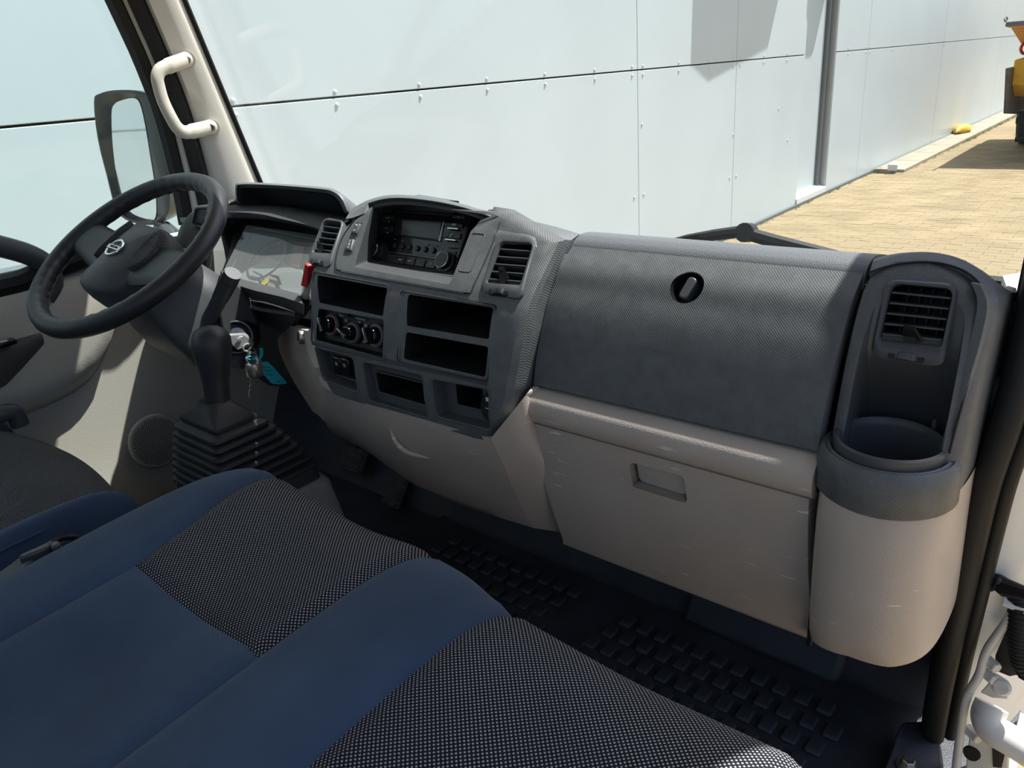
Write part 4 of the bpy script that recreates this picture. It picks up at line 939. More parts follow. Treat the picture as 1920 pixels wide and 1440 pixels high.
obj('dash_top', thick([[Vector((x, .82, z)) for x, z in ((-1.62, -.235), (-1.5, -.225), (-1.40, -.205))], [Vector((x, 1.02, -.272)) for x in (-1.62, -1.5, -1.40)]], (0, 0, -.01)), m_pad, DB)
# black void behind the panels
obj('inner_carrier', box((-.80, .93, -.38), (1.50, .12, .18)), m_black, DB, smooth=0)
obj('light_leak_shelf', box((-.85, .965, -.288), (1.48, .13, .008)), m_black, DB, smooth=0)  # unseen plate added to stop sun leaking between the dash parts

# ================================================================== radio
rn = Vector((0, -(RT.z-RB.z), RT.y-RB.y)).normalized()
if rn.y > 0: rn = -rn
ru = Vector((0, RT.y-RB.y, RT.z-RB.z)).normalized()
RP = Vector((0, .750, -.2105))
def rz(zx, zy, off=0.0):   # measured on an enlarged view of the radio
    return plane_hit(640+zx/7.385, 360+zy/7.385, RP, rn)+rn*off
RD = root('car_radio', (-.80, .74, -.25), 'black double-height car radio with grey screen and two chrome-ringed knobs in the dashboard', 'radio')
q = [rz(535, 190), rz(1790, 285), rz(1500, 1180), rz(415, 1020)]
qc = sum(q, Vector())/4
fc = rp([Vector((-.904, 0, 0))+RP+ru*.044, Vector((-.722, 0, 0))+RP+ru*.044, Vector((-.722, 0, 0))+RP-ru*.046, Vector((-.904, 0, 0))+RP-ru*.046], .003)
plate = obj('faceplate', prism([p for p in fc], -rn*.03), m_gloss, RD, smooth=30, bev=.0015)
def rbox(name, c, w, h, d, m, par=None, bev=.0008, r=None):
    pts = [c+Vector((a*w/2, 0, 0))+ru*(b*h/2) for a, b in ((-1, -1), (1, -1), (1, 1), (-1, 1))]
    return obj(name, prism([p for p in (rp(pts, r, 3) if r else pts)], rn*d), m, par or RD, smooth=30, bev=bev)
def rpx(name, px, d, m, par=None, bev=.0006, off=0, r=None):
    pts = [rz(a, b, off) for a, b in px]
    return obj(name, prism(rp(pts, r, 3) if r else pts, rn*d), m, par or RD, smooth=30, bev=bev)
rpx('cd_slot', ((760, 250), (1525, 308), (1520, 335), (755, 277)), .0012, m_black)
rpx('screen_bezel', ((768, 362), (1420, 415), (1385, 690), (725, 605)), .0012, m_black)
rpx('screen', ((862, 395), (1395, 435), (1360, 665), (835, 600)), .0006, m_lcd, off=.0014)
rpx('screen_edge', ((1420, 415), (1432, 416), (1380, 688), (1350, 684)), .002, m_silver)
m_rbtn = mat('radio_button', (.022, .023, .025), .3, .5)
rpx('top_button', ((568, 238), (695, 248), (688, 285), (565, 276)), .002, m_rbtn)
rpx('top_button', ((1555, 325), (1725, 338), (1718, 375), (1550, 360)), .002, m_rbtn)
rpx('side_button', ((545, 320), (745, 335), (738, 405), (538, 390)), .002, m_rbtn); rpx('side_button', ((535, 465), (735, 482), (715, 560), (525, 542)), .002, m_rbtn)
rpx('side_button', ((1440, 430), (1690, 450), (1683, 505), (1432, 480)), .002, m_rbtn); rpx('side_button', ((1420, 560), (1665, 580), (1650, 655), (1405, 635)), .002, m_rbtn)
for a, b, w in ((635, 417, 175), (615, 570, 175), (1560, 515, 235), (1525, 672, 230)):
    c = rz(a, b, .0022); rbox('chrome_bar', c, w/7.385*.00049*1.35, .0026, .0012, m_alu, bev=.0006)
for a, b in ((750, 745), (851, 757), (950, 768), (1060, 783), (1170, 797), (1283, 812)):
    c = rz(a, b, .0003); obj('preset_button', lathe([(0, 0), (.0034, 0), (.0032, .0022), (.0022, .003), (0, .003)], c, rn, 16, 1, 1.25, (1, 0, 0)), m_rbtn, RD)
pts = [rz(a, b, .003) for a, b in ((665, 838), (900, 870), (1100, 898), (1365, 935))]
obj('chrome_bar', tube(resample(cr(pts, 4), 20), .0010, 6), m_alu, RD)
lowp = rpx('lower_panel', ((480, 700), (620, 712), (660, 850), (1370, 945), (1400, 840), (1600, 830), (1520, 1170), (430, 1010)), .0012, m_rbtn)
for k, (a, b) in enumerate(((710, 935), (835, 950), (970, 968), (1110, 988), (1255, 1008))):
    c = rz(a, b, .0013); rbox('key_button', c, .0182, .0118, .002, m_rbtn, bev=.0008)
def rknob(a, b, r):
    c = rz(a, b, .001)
    k = obj('knob', lathe([(0, 0), (r*1.25, 0), (r*1.2, .004), (r, .005), (r, .012), (r*.95, .0135), (0, .0135)], c, rn, 32), m_rbtn, RD)
    obj('chrome_ring', ring_tube([c+rn*.0130+(Vector((1, 0, 0))*math.cos(t)+ru*math.sin(t))*r*.97 for t in (i*math.pi/18 for i in range(36))], .0008, 6), m_alu, k)
    return k
k1 = rknob(520, 850, .0105); k2 = rknob(1475, 985, .0118)
def text(s, c, h, m, par, n, up, name='lettering', ex=.0002, align='CENTER'):
    cu = bpy.data.curves.new(name, 'FONT'); cu.body = s; cu.size = h; cu.align_x = align; cu.align_y = 'CENTER'; cu.extrude = ex
    t = bpy.data.objects.new(name, cu); COL.objects.link(t); r = up.cross(n).normalized()
    t.matrix_world = Matrix(((r.x, up.x, n.x, c.x), (r.y, up.y, n.y, c.y), (r.z, up.z, n.z, c.z+ZO), (0, 0, 0, 1)))
    bpy.context.view_layer.update(); dg = bpy.context.evaluated_depsgraph_get()
    me = bpy.data.meshes.new_from_object(t.evaluated_get(dg)); mw = t.matrix_world.copy(); bpy.data.objects.remove(t)
    me.transform(mw); me.transform(Matrix.Translation(-WORLD[par.name])); me.materials.append(m)
    o = bpy.data.objects.new(name, me); COL.objects.link(o); o.parent = par; WORLD[o.name] = WORLD[par.name]; return o
for s, a, b, h, par in (('AUX', 1580, 465, .0042, RD), ('TUNE/MENU', 1530, 768, .0036, RD), ('DISP', 1195, 722, .0028, RD), ('A-Z', 1310, 740, .0028, RD), ('SETUP', 1110, 988, .0036, RD), ('RADIO', 665, 372, .003, RD), ('CD', 640, 512, .003, RD), ('MIX', 868, 690, .0022, RD), ('RPT', 770, 668, .0022, RD)):
    text(s, rz(a, b, .0036), h, m_grey_print if s != 'AUX' else m_white_print, par, rn, ru)
text('ENTER', rz(1475, 985, .0148), .0036, m_grey_print, k2, rn, ru)
for k, (a, b) in enumerate(((835, 950), (970, 968))):
    s = 1 if k else -1; c = rz(a, b, .0036)
    for j in (-1, 1):
        obj('skip_mark', prism([c+Vector((s*(j*.0018+x), 0, 0))+ru*y for x, y in ((-.0014, -.0014), (.0014, 0), (-.0014, .0014))], rn*.0002), m_white_print, RD, smooth=0)
c = rz(1545, 620, .0034); obj('phone_mark', tube(resample(cr([c-Vector((.002, 0, 0))-ru*.0025, c-Vector((.0015, 0, 0))+ru*.001, c+Vector((.001, 0, 0))+ru*.003], 4), 8), .0006, 6), m_white_print, RD)
c = rz(1255, 1008, .0036); obj('back_mark', tube(resample(cr([c+Vector((-.002, 0, 0))+ru*.0012, c+Vector((.0015, 0, 0))+ru*.0012, c+Vector((.002, 0, 0)), c+Vector((.0012, 0, 0))-ru*.0014, c+Vector((-.001, 0, 0))-ru*.0014], 4), 14), .0003, 5), m_white_print, RD)
c = rz(1637, 350, .0024); obj('eject_mark', prism([c+Vector((x, 0, 0))+ru*y for x, y in ((-.001, -.0006), (.001, -.0006), (0, .001))], rn*.0002), m_white_print, RD, smooth=0)

# ================================================================== steering wheel and column
SWC = Vector((-1.332, .572, -.230)); SR = .19
swn = Vector((math.sin(.074), -math.sin(.551)*math.cos(.074), math.cos(.551)*math.cos(.074))).normalized()
su = Vector((0, 1, 0)).cross(swn).normalized(); sv = swn.cross(su)      # su to the driver's right, sv to the dash
if su.x < 0: su, sv = -su, -sv
def sw(a, b, h=0.0): return SWC+su*a+sv*b+swn*h
SW = root('steering_wheel', SWC, 'black four-finger-grip truck steering wheel with badged centre pad', 'steering wheel')
SW['label'] = 'black truck steering wheel with a grey centre pad and chrome badge'
rim_r = .0165; N_ = 128; path = []; rad = []
pathr = []
for i in range(N_):
    t = 2*math.pi*i/N_; path.append(sw(math.cos(t)*(SR-rim_r), math.sin(t)*(SR-rim_r)))
rings = []
for i, p in enumerate(path):
    t = 2*math.pi*i/N_; out = (su*math.cos(t)+sv*math.sin(t)); rg = []
    for k in range(14):
        a = 2*math.pi*k/14; inner = max(0, -math.cos(a)); w = 1-.20*inner*(0.5+0.5*math.cos(t*44))
        rg.append(p+out*(math.cos(a)*rim_r*w)+swn*(math.sin(a)*rim_r*w))
    rings.append(rg)
rings.append(rings[0]); m_wheel = mat('wheel_leather', (.022, .024, .028), .45, .45, bump='noise', bs=600, bd=.0002)
obj('rim', loft(rings, True, False), m_wheel, SW, smooth=60)
# hub pad: kite-shaped pad
hub = [(-.070, .060), (.055, .055), (.088, .010), (.066, -.030), (.030, -.098), (-.030, -.098), (-.066, -.030), (-.092, .012)]
hub = [(-.062, .060), (.062, .060), (.084, .024), (.070, -.030), (.050, -.084), (.0, -.098), (-.050, -.084), (-.070, -.030), (-.084, .024)]
hb = [Vector((a, b, 0)) for a, b in hub]; hb = [Vector((p.x, p.y, 0)) for p in rp([Vector((p.x, p.y)) .to_3d() for p in hb], .018, 4)]
def hubring(s, h): return [sw(p.x*s, (p.y+.01)*s-.01, h-.025*((p.x*s)**2)/.006) for p in hb]
pad_ = obj('centre_pad', loft([hubring(.96, -.045), hubring(1.0, -.02), hubring(1.0, .0), hubring(.97, .008), hubring(.88, .013), hubring(.5, .016), hubring(.02, .017)]), m_dark, SW, smooth=60)
m_pad2 = mat('ribbed_plastic', (.05, .053, .058), .5, .4, bump='ribs', bs=.003, bd=.0006)
for sgn in (-1, 1):
    # spoke, broad and dished, with ribbed wing
    sp = []
    for t, w, h in ((.045, .046, -.006), (.08, .043, -.008), (.115, .038, -.005), (.15, .036, -.001), (.172, .040, 0)):
        c = sw(sgn*t, -.012+.014*(t-.04)/.13, h); sp.append([c+sv*w+swn*-.004, c+sv*w*.6+swn*.006, c-sv*w*.6+swn*.006, c-sv*w+swn*-.004, c-sv*w*.6-swn*.012, c+sv*w*.6-swn*.012])
    obj('spoke', loft([resample(cr(r, 3, True)+[r[0]], 19)[:-1] for r in sp]), m_wheel, SW, smooth=60)
    wg = [sw(sgn*a, b, h) for a, b, h in ((.052, .052, .012), (.070, .020, .009), (.074, -.008, .006), (.060, -.034, .008), (.054, -.020, .013), (.050, .020, .015))]
    obj('ribbed_wing', prism(cr(wg, 4, True), -swn*.012), m_pad2, pad_, smooth=30, bev=.002)
obj('hub_back', lathe([(0, -.10), (.045, -.10), (.055, -.04), (.050, -.015), (0, -.015)], SWC, swn, 24), m_black, SW)
# badge
bc = sw(-.003, -.012, .0165); bn = swn
bdg = obj('badge', ring_tube([bc+bn*.001+su*math.cos(t)*.0165+sv*math.sin(t)*.0165 for t in (i*math.pi/18 for i in range(36))], .0024, 8), m_alu, SW)
obj('badge_bar', prism([bc+su*a+sv*b for a, b in ((-.0205, -.0042), (.0205, -.0042), (.0205, .0042), (-.0205, .0042))], bn*.003), m_alu, bdg, bev=.0006)
text('NISSAN', bc+bn*.0033, .0072, m_black, bdg, bn, sv)
# ---- column
SCL = root('steering_column', SWC-swn*.18, 'dark steering column shroud with stalk and ignition lock below the wheel', 'steering column')
ax0 = SWC-swn*.045; colr = []
def colsec(d, hw, hh, ox=0, oy=0):
    c = SWC-swn*d+su*ox+sv*oy
    return [c+su*x+sv*y for x, y in ((p.x, p.y) for p in rp([Vector((-hw, -hh, 0)), Vector((hw, -hh, 0)), Vector((hw, hh*.55, 0)), Vector((hw*.55, hh, 0)), Vector((-hw*.55, hh, 0)), Vector((-hw, hh*.55, 0))], .022, 4))]
shr = obj('shroud', loft([colsec(.050, .052, .045), colsec(.058, .062, .055), colsec(.085, .078, .068, .006), colsec(.13, .092, .078, .018), colsec(.18, .095, .080, .024), colsec(.215, .080, .070, .020), colsec(.235, .05, .05, .015)]), m_dark, SCL, smooth=50)
obj('shroud_collar', lathe([(.050, -.002), (.060, 0), (.060, .025), (.054, .03), (.050, .03)], SWC-swn*.075, swn, 28), m_dark, SCL)
# grey lit upper edge of the shroud on the dash side
ign = P(446, 632, X=-1.205)
obj('shroud_ear', loft([[P(u, v, X=x) for u, v in ((414, 505), (455, 535), (470, 560), (487, 600), (488, 640), (474, 665), (440, 668), (415, 640), (405, 580))] for x in (-1.30, -1.225)]+[[P(u, v, X=-1.212) for u, v in ((418, 512), (452, 540), (466, 564), (481, 602), (482, 638), (470, 658), (442, 660), (420, 636), (411, 582))]]), m_consol if False else m_dark, SCL, smooth=30, bev=.003)
# stalk
tip = P(437, 512, X=-1.155); bs_ = P(402, 580, X=-1.215)
st = obj('stalk', tube(resample([bs_+(bs_-tip)*.4, bs_, bs_.lerp(tip, .5), tip], 16), [.013]*4+[.0125]*4+[.0135, .014, .0145, .0147, .0148, .0148, .0146, .0138], 20), m_smooth, SCL, smooth=50)
dt = (tip-bs_).normalized()
obj('stalk_groove', lathe([(.0146, -.001), (.0152, 0), (.0146, .001)], tip-dt*.018, dt, 20), m_black, st)
bs2 = P(300, 560, X=-1.43); tp2 = P(215, 545, X=-1.50)
obj('stalk', tube([bs2, bs2.lerp(tp2, .5), tp2], [.011, .012, .013], 14), m_smooth, SCL)
# ignition lock
In = Vector((.62, -.72, .30)).normalized()
lk = obj('ignition_lock', lathe([(0, -.03), (.030, -.03), (.030, .003), (.027, .006), (.024, .004), (.0215, -.004), (0, -.004)], ign, In, 32), m_black, SCL)
obj('lock_barrel', lathe([(0, -.01), (.0185, -.01), (.0185, .002), (.0165, .0045), (0, .0045)], ign, In, 28), m_steel, lk)
obj('lock_bezel', ring_tube([ign+In*.0055+(axes(In)[0]*math.cos(t)+axes(In)[1]*math.sin(t))*.0275 for t in (i*math.pi/18 for i in range(36))], .0013, 6), m_consol, lk)
obj('lower_bracket', box(P(450, 672, X=-1.215), (.035, .03, .028), Euler((.3, 0, .2)).to_matrix()), m_dark, SCL, bev=.006)
# ---- key, ring, padlock, second key, tag
KY = root('ignition_key', ign, 'grey-headed key turned in the ignition lock', 'key')
k0 = ign+In*.006
hd = [P(u, v, X=-1.165) for u, v in ((424, 627), (458, 625), (468, 632), (476, 645), (474, 650), (464, 650), (446, 656), (430, 640))]
m_keyhead = mat('key_head_grey', (.24, .25, .25), .4, .4)
obj('key_head', loft([[p-Vector((.004, -.004, .0)) for p in hd], [p+Vector((.003, -.003, 0)) for p in hd]]), m_keyhead, KY, smooth=30, bev=.002)
hc = P(450, 632, X=-1.160); obj('key_emblem', prism([hc+Vector((0, a, b)) for a, b in ((-.006, 0), (0, .002), (.006, 0), (0, -.002))], (.002, -.002, 0)), m_sill, KY, smooth=0)
kl = P(463, 652, X=-1.160)
obj('key_loop', ring_tube([kl+Vector((0, math.cos(t)*.0075, math.sin(t)*.0062)) for t in (i*math.pi/10 for i in range(20))], .0022, 8), m_keyhead, KY)
obj('key_shank', tube([ign+In*.003, P(440, 634, X=-1.170)], .004, 8), m_steel, KY)
RGc = P(470, 666, X=-1.155)
KR = obj('key_ring', ring_tube([RGc+Vector((math.cos(t)*.003, math.sin(t)*.008+.002, math.cos(t)*.0135)) for t in (i*math.pi/14 for i in range(28))], .0011, 6), m_steel); tag(KR, 'thin wire split ring hanging from the ignition key', 'key ring')
PD = root('padlock', P(478, 700, X=-1.15), 'small worn round steel padlock hanging from the key ring', 'padlock')
plc = P(477, 691, X=-1.15)
obj('body', lathe([(0, -.0135), (.0125, -.0135), (.0145, -.011), (.0145, .010), (.013, .0125), (0, .0125)], plc, (0.1, 0, 1), 28), m_steel, PD, smooth=50)
shp = cr([plc+Vector((0, -.009, .010)), plc+Vector((0, -.010, .022)), plc+Vector((0, -.002, .029)), plc+Vector((0, .007, .024)), plc+Vector((0, .009, .010))], 5)
obj('shackle', tube(shp, .0028, 8), m_alu, PD)
K2 = root('spare_key', P(470, 740, X=-1.15), 'small steel key hanging blade-down under the padlock', 'key')
ka, kb = P(473, 704, X=-1.153), P(467, 744, X=-1.153); kd_ = (kb-ka); ks_ = Vector((0, .004, .0006))
bl = [ka-ks_, ka+kd_*.3-ks_, ka+kd_*.35-ks_*.4, ka+kd_*.5-ks_*.9, ka+kd_*.6-ks_*.3, ka+kd_*.75-ks_*.8, ka+kd_*.85-ks_*.3, kb-ks_*.4, kb+ks_*.5, ka+kd_*.9+ks_, ka+ks_]
obj('blade', prism(bl, (.0016, 0, 0)), m_steel, K2, smooth=0); obj('bow', lathe([(0, 0), (.006, 0), (.006, .002), (0, .002)], ka+Vector((0, 0, .003)), (1, 0, 0), 16), m_steel, K2)
TG = root('key_tag', P(505, 700, X=-1.145), 'teal plastic key tag with handwriting hanging beside the padlock', 'key tag')
tp_ = [P(u, v, X=-1.148) for u, v in ((490, 679), (501, 678), (511, 687), (537, 717), (535, 720), (528, 719.5), (524, 721), (509, 719), (497, 706), (488, 697))]
obj('tag_plate', prism(tp_, (.0016, 0, 0)), m_teal, TG, smooth=0, bev=.0004)
tA = P(494, 664, X=-1.15)
obj('tag_strap', prism([P(u, v, X=-1.147) for u, v in ((487, 652), (492.5, 652.5), (492, 666), (486, 676), (484, 675), (487, 664))], (.002, 0, 0)), m_teal, TG, smooth=0)
obj('tag_strap', ring_tube([P(470+math.cos(t)*6, 671+math.sin(t)*3, X=-1.148) for t in (i*math.pi/8 for i in range(16))], .0012, 6), m_teal, TG)
obj('tag_hole', box(P(522, 716, X=-1.1460), (.0008, .004, .002)), m_black, TG, smooth=0)
for u0, v0, L_ in ((494, 687, 12), (496, 694, 14), (499, 701, 12)):
    pts = [P(u0+i*L_/7, v0+i*.3+(1.2 if i % 2 else -.8), X=-1.1460) for i in range(8)]
    obj('handwriting', tube(pts, .0004, 4), m_black, TG, smooth=0)

# ================================================================== gear lever
GL = root('gear_lever', (-1.02, .50, -.66), 'black gear lever with a ball knob and square bellows boot', 'gear lever')
def gp(u, v): return P(u, v, X=-1.04)
kb_, kt = gp(408, 752), gp(397, 648)
ka_ = (kt-kb_).normalized(); KLn = (kt-kb_).length
obj('knob', lathe([(0, 0), (.0185, 0), (.0190, .008), (.0195, .03), (.0225, .05), (.0265, .068), (.0285, .085), (.0275, .098), (.0225, .108), (.013, .1135), (0, .115)], kb_, ka_, 32), m_wheel, GL, smooth=60)
pc_ = gp(432, 772)   # plateau centre
m_boot = mat('bellows_rubber', (.020, .021, .024), .5, .4, bump='noise', bs=500, bd=.0002)
def sq(c, sx, sy, z, r): return rp([Vector((c.x-sx, c.y-sy, z)), Vector((c.x+sx, c.y-sy, z)), Vector((c.x+sx, c.y+sy, z)), Vector((c.x-sx, c.y+sy, z))], r, 5)
bz0 = kb_.z-.004
topc = Vector((kb_.x-.003, kb_.y-.004, 0)); bot = Vector((-1.035, .535, 0))
rings = [sq(topc, .020, .020, bz0+.008, .018), sq(topc, .024, .023, bz0+.001, .018), sq(topc, .051, .035, bz0-.017, .006), sq(topc, .052, .036, bz0-.0205, .006)]
nb = 8
for k in range(nb):
    t = (k+1)/nb; c = topc.lerp(bot, t); sx = .056+.026*t**.8; sy = .040+.042*t**.8; z = bz0-.024-.098*t**1.05
    rings += [sq(c, sx-.011, sy-.011, z+.0085, .010), sq(c, sx, sy, z+.0040, .013), sq(c, sx+.001, sy+.001, z, .013), sq(c, sx-.004, sy-.004, z-.0035, .012)]
rings += [sq(bot, .080, .080, bz0-.128, .014), sq(bot, .086, .086, bz0-.160, .014), sq(bot, .088, .088, bz0-.175, .014)]
obj('bellows_boot', loft(rings), m_boot, GL, smooth=50)
zb = bz0-.150
obj('base_cover', loft([sq(bot, .088, .088, zb+.005, .02), sq(bot, .094, .094, zb-.004, .02), sq(bot, .104, .108, zb-.08, .03), sq(bot, .118, .125, FL+.06, .03), sq(bot, .122, .13, FL, .03)]), m_consol, GL, smooth=50)

# ================================================================== seats
def bench_front(x): return lerp(x, [-.90, -.84, -.55, -.42, -.36, -.14, 0.02], [.0, .03, .03, .002, -.002, -.008, -.02])
BP = cr([Vector((a, b, 0)) for a, b in ((-.42, -.520), (-.20, -.494), (0, -.472), (.14, -.460), (.25, -.452), (.33, -.449), (.38, -.453), (.415, -.465), (.436, -.487), (.443, -.52), (.440, -.57), (.425, -.66))], 6)
BP = resample(BP, 90)
def bsurf(x, t, off=0.0):
    """point on the bench for x and t (0 back .. 1 front bottom)"""
    f = t*(len(BP)-1); i = min(int(f), len(BP)-2); p = BP[i].lerp(BP[i+1], f-i); d = (BP[i+1]-BP[i]).normalized()
    n = Vector((0, -d.y, d.x)); n = n if (n.z > 0 or n.y > 0) else -n
    y = p.x+bench_front(x)*min(1, max(0, (p.x+.1)/.4)); z = p.y
    # crown of the two places and the raised bolsters
    z += .012+.010*math.exp(-((x+.83)/.06)**2)-.010*math.exp(-((x+.64)/.08)**2)+.008*math.exp(-((x+.455)/.05)**2)-.006*math.exp(-((x+.26)/.08)**2)+.006*math.exp(-((x+.07)/.05)**2)
    e = max(0, (-.84-x)/.05); z -= .016*e*e
    e = max(0, (x+.04)/.05); z -= .020*e*e
    return Vector((x, y, z))+n*off
def t_of_y(y):
    best = min(range(len(BP)), key=lambda i: abs(BP[i].x-y) if i < 62 else 9); return best/(len(BP)-1)
def seat_panel(name, xa, xb, ta, tb, m, par, nx=18, nt=50, depth=.05):
    rows = []
    for j in range(nt+1):
        t = ta+(tb-ta)*j/nt; r = []
        for i in range(nx+1):
            k = i/nx; x0 = xa(t) if callable(xa) else xa; x1 = xb(t) if callable(xb) else xb; x = x0+(x1-x0)*k
            ed = min((x-x0), (x1-x), (t-ta)*1.1 if ta > 0.02 else 1, (tb-t)*1.1 if tb < .98 else 1); g = -.006*math.exp(-(ed/.007)**2)
            r.append(bsurf(x, t, g))
        rows.append(r)
    return obj(name, grid(rows), m, par, smooth=80)
BN = root('passenger_bench', (-.42, .1, FL), 'navy two-place passenger bench seat with dotted woven cushion inserts', 'seat')
tA_ = t_of_y(.225); tB_ = t_of_y(.13)
xl = lambda t: lerp(t, [0, tA_, .70, .78, .86, 1.0], [-.772, -.755, -.775, -.798, -.818, -.835])
seat_panel('cushion_insert', xl, -.525, tA_, 1.0, m_dots, BN); seat_panel('seat_rear_panel', xl, -.525, 0, tA_, m_navy, BN)
xc = lambda t: -.395
seat_panel('centre_strip', -.525, xc, 0, 1.0, m_navy, BN)
xr = lambda t: lerp(t, [0, .6, .8, 1], [-.125, -.125, -.118, -.11])
seat_panel('cushion_insert', xc, xr, tB_, 1.0, m_dots, BN); seat_panel('seat_rear_panel', xc, xr, 0, tB_, m_navy, BN)
# bolsters wrap down the sides
def bolster(name, xin, sgn, xout):
    rows = []
    for j in range(61):
        t = j/60; x0 = xin(t); r = []
        fy = lerp(t, [0, .6, .72, .80, .9, 1.0], [0, 0, .018, .05, .07, .08]) if sgn < 0 else lerp(t, [0, .7, .85, 1], [0, 0, .02, .04])
        xo = xout-sgn*fy*.3
        for i in range(17):
            k = i/16
            if k < .6:
                x = x0+(xo-x0)*(k/.6); ed = abs(x-x0); p = bsurf(x, t, -.006*math.exp(-(ed/.007)**2)); 
                kk = (k/.6); p.z -= .010*kk*kk
            else:
                a = (k-.6)/.4; p = bsurf(xo, t, 0); p.z -= .010; p += Vector((sgn*.02*math.sin(min(1, a*3)*math.pi/2), -.01*a, -.17*a**1.4))
            r.append(p)
        rows.append(r)
    return obj(name, grid(rows), m_navy, BN, smooth=80)
bolster('side_bolster', xl, -1, -.885); bolster('side_bolster', xr, 1, -.012)
obj('seat_base', box((-.42, .02, -.70), (.74, .74, .22)), m_black, BN, smooth=0)
cr_m = mat('crumb', (.6, .5, .35), .8)
# driver's seat
DS = root('driver_seat', (-1.30, .05, FL), "driver's navy seat with dotted insert and thick side bolster, left of the bench", 'seat')
DP = resample(cr([Vector((a, b, 0)) for a, b in ((-.42, -.53), (-.1, -.515), (.12, -.505), (.24, -.500), (.31, -.503), (.35, -.515), (.37, -.54), (.372, -.58), (.36, -.66))], 6), 60)
def dsurf(x, t):
    f = t*(len(DP)-1); i = min(int(f), len(DP)-2); p = DP[i].lerp(DP[i+1], f-i); return Vector((x, p.x, p.y))
rows = [[dsurf(-1.50+.42*i/16, j/50)+Vector((0, .02*math.sin(math.pi*i/16)*min(1, j/35), .006*math.sin(math.pi*i/16)-.0)) for i in range(17)] for j in range(51)]
obj('cushion_insert', grid(rows), m_dots, DS, smooth=80)
def dbol(sgn, xin, xout):
    rows = []
    for j in range(51):
        t = j/50; r = []; pinch = lerp(t, [0, .65, .8, 1], [0, 0, .03, .08])
        for i in range(19):
            k = i/18; a = k*math.pi*.62
            base = dsurf(xin, t); w = abs(xout-xin)
            x = xin+sgn*(w-pinch*.4)*math.sin(min(a, math.pi/2)); z = .018*math.sin(min(1, k*3)*math.pi/2)-(0 if k < .35 else .15*((k-.35)/.65)**1.5)
            ed = min(1, (x-xin)*sgn/.008) if k < .3 else 1
            r.append(Vector((x, base.y+.0, base.z+z-.006*math.exp(-((abs(x-xin))/.007)**2))))
        rows.append(r)
    return obj('side_bolster', grid(rows), m_navy, DS, smooth=80)
dbol(1, -1.08, -1.005); dbol(-1, -1.50, -1.575)
sm = [dsurf(-1.045, t)+Vector((.028, 0, .006)) for t in (i/30*.72 for i in range(31))]
obj('piping', tube(sm, .0018, 6), m_navy, DS)
obj('seat_base', box((-1.29, -.02, -.71), (.46, .66, .20)), m_black, DS, smooth=0)
rl = P(6, 775, X=-1.50)
obj('recline_lever', tube(cr([rl+Vector((-.02, -.08, -.02)), rl+Vector((0, -.02, 0)), rl+Vector((0, .015, -.005)), rl+Vector((0, .02, -.03))], 5), .016, 12), m_smooth, DS)
# seat belt between the seats
SB = root('seat_belt', P(60, 1040, Z=-.50), 'grey lap belt with black buckle tucked between the two seats', 'seat belt')
wb = [[P(u, v, Z=z) for u, v, z in ((-60, 1110, -.50), (0, 1072, -.49), (45, 1040, -.485), (90, 1016, -.49), (120, 1004, -.50))], [P(u, v, Z=z) for u, v, z in ((-60, 1160, -.50), (0, 1112, -.475), (45, 1062, -.478), (90, 1030, -.485), (125, 1010, -.50))]]
obj('webbing', thick(lines(wb, 24, 5), (0, 0, -.002)), m_belt, SB, smooth=60)
bk_ = [P(36, 1041, Z=-.482), P(90, 1020, Z=-.478), P(100, 1012, Z=-.478), P(96, 1028, Z=-.476), P(44, 1047, Z=-.48)]
obj('buckle', prism([P(u, v, Z=-.472) for u, v in ((34, 1040), (60, 1028), (92, 1017), (96, 1023), (64, 1036), (36, 1046))], (0, 0, -.014)), m_smooth, SB, bev=.003)
obj('buckle_tongue', prism([P(u, v, Z=-.468) for u, v in ((92, 1016), (110, 1011), (114, 1018), (96, 1027))], (0, 0, -.014)), m_smooth, SB, bev=.003)
obj('strap_keeper', tube(cr([P(100, 1016, Z=-.472), P(122, 1008, Z=-.47), P(146, 1008, Z=-.478)], 5), .004, 6), m_black, SB)
# engine cover between the seats
EC = obj('engine_cover', loft([[Vector((x, y, z)) for y, z in ((-.40, FL), (-.40, -.60), (.28, -.60), (.34, -.64), (.37, FL))] for x in (-.995, -.925)]), m_consol, smooth=30, bev=.015); tag(EC, 'grey moulded engine cover between the seats behind the gear lever', 'engine cover')

# ================================================================== floor mat, pedals
FM = root('floor_mat', (-.5, .65, FL), 'black rubber floor mat with raised square lugs in front of the bench', 'floor mat')
obj('mat_sheet', box((-.55, .66, FL+.004), (.90, .60, .008)), m_rubbermat, FM, smooth=0, bev=.003)
obj('mat_edge', prism([(-.98, .90, FL+.008), (-.98, .915, FL+.016), (-.98, .93, FL+.004)], (.84, 0, 0)), m_rubbermat, FM, smooth=0)
lm = box((0, 0, 0), (.021, .026, .007)); l0 = None
def luggrid(x0, x1, y0, y1, px=.0305, py=.0355):
    global l0
    j = 0; yy = y0
    while yy < y1:
        xx = x0+(px*.33*(j % 3)); i = 0
        while xx < x1:
            c = Vector((xx, yy, FL+.011))
            if l0 is None: l0 = obj('lug', ([p+c for p in lm[0]], lm[1]), m_rubbermat, FM, smooth=0, bev=.003, seg=1, loc=c)
            else: dup(l0, c+Vector((0, 0, ZO))-WORLD[l0.name])
            xx += px; i += 1
        yy += py; j += 1
luggrid(-.92, -.63, .60, .86); luggrid(-.545, -.195, .55, .84)
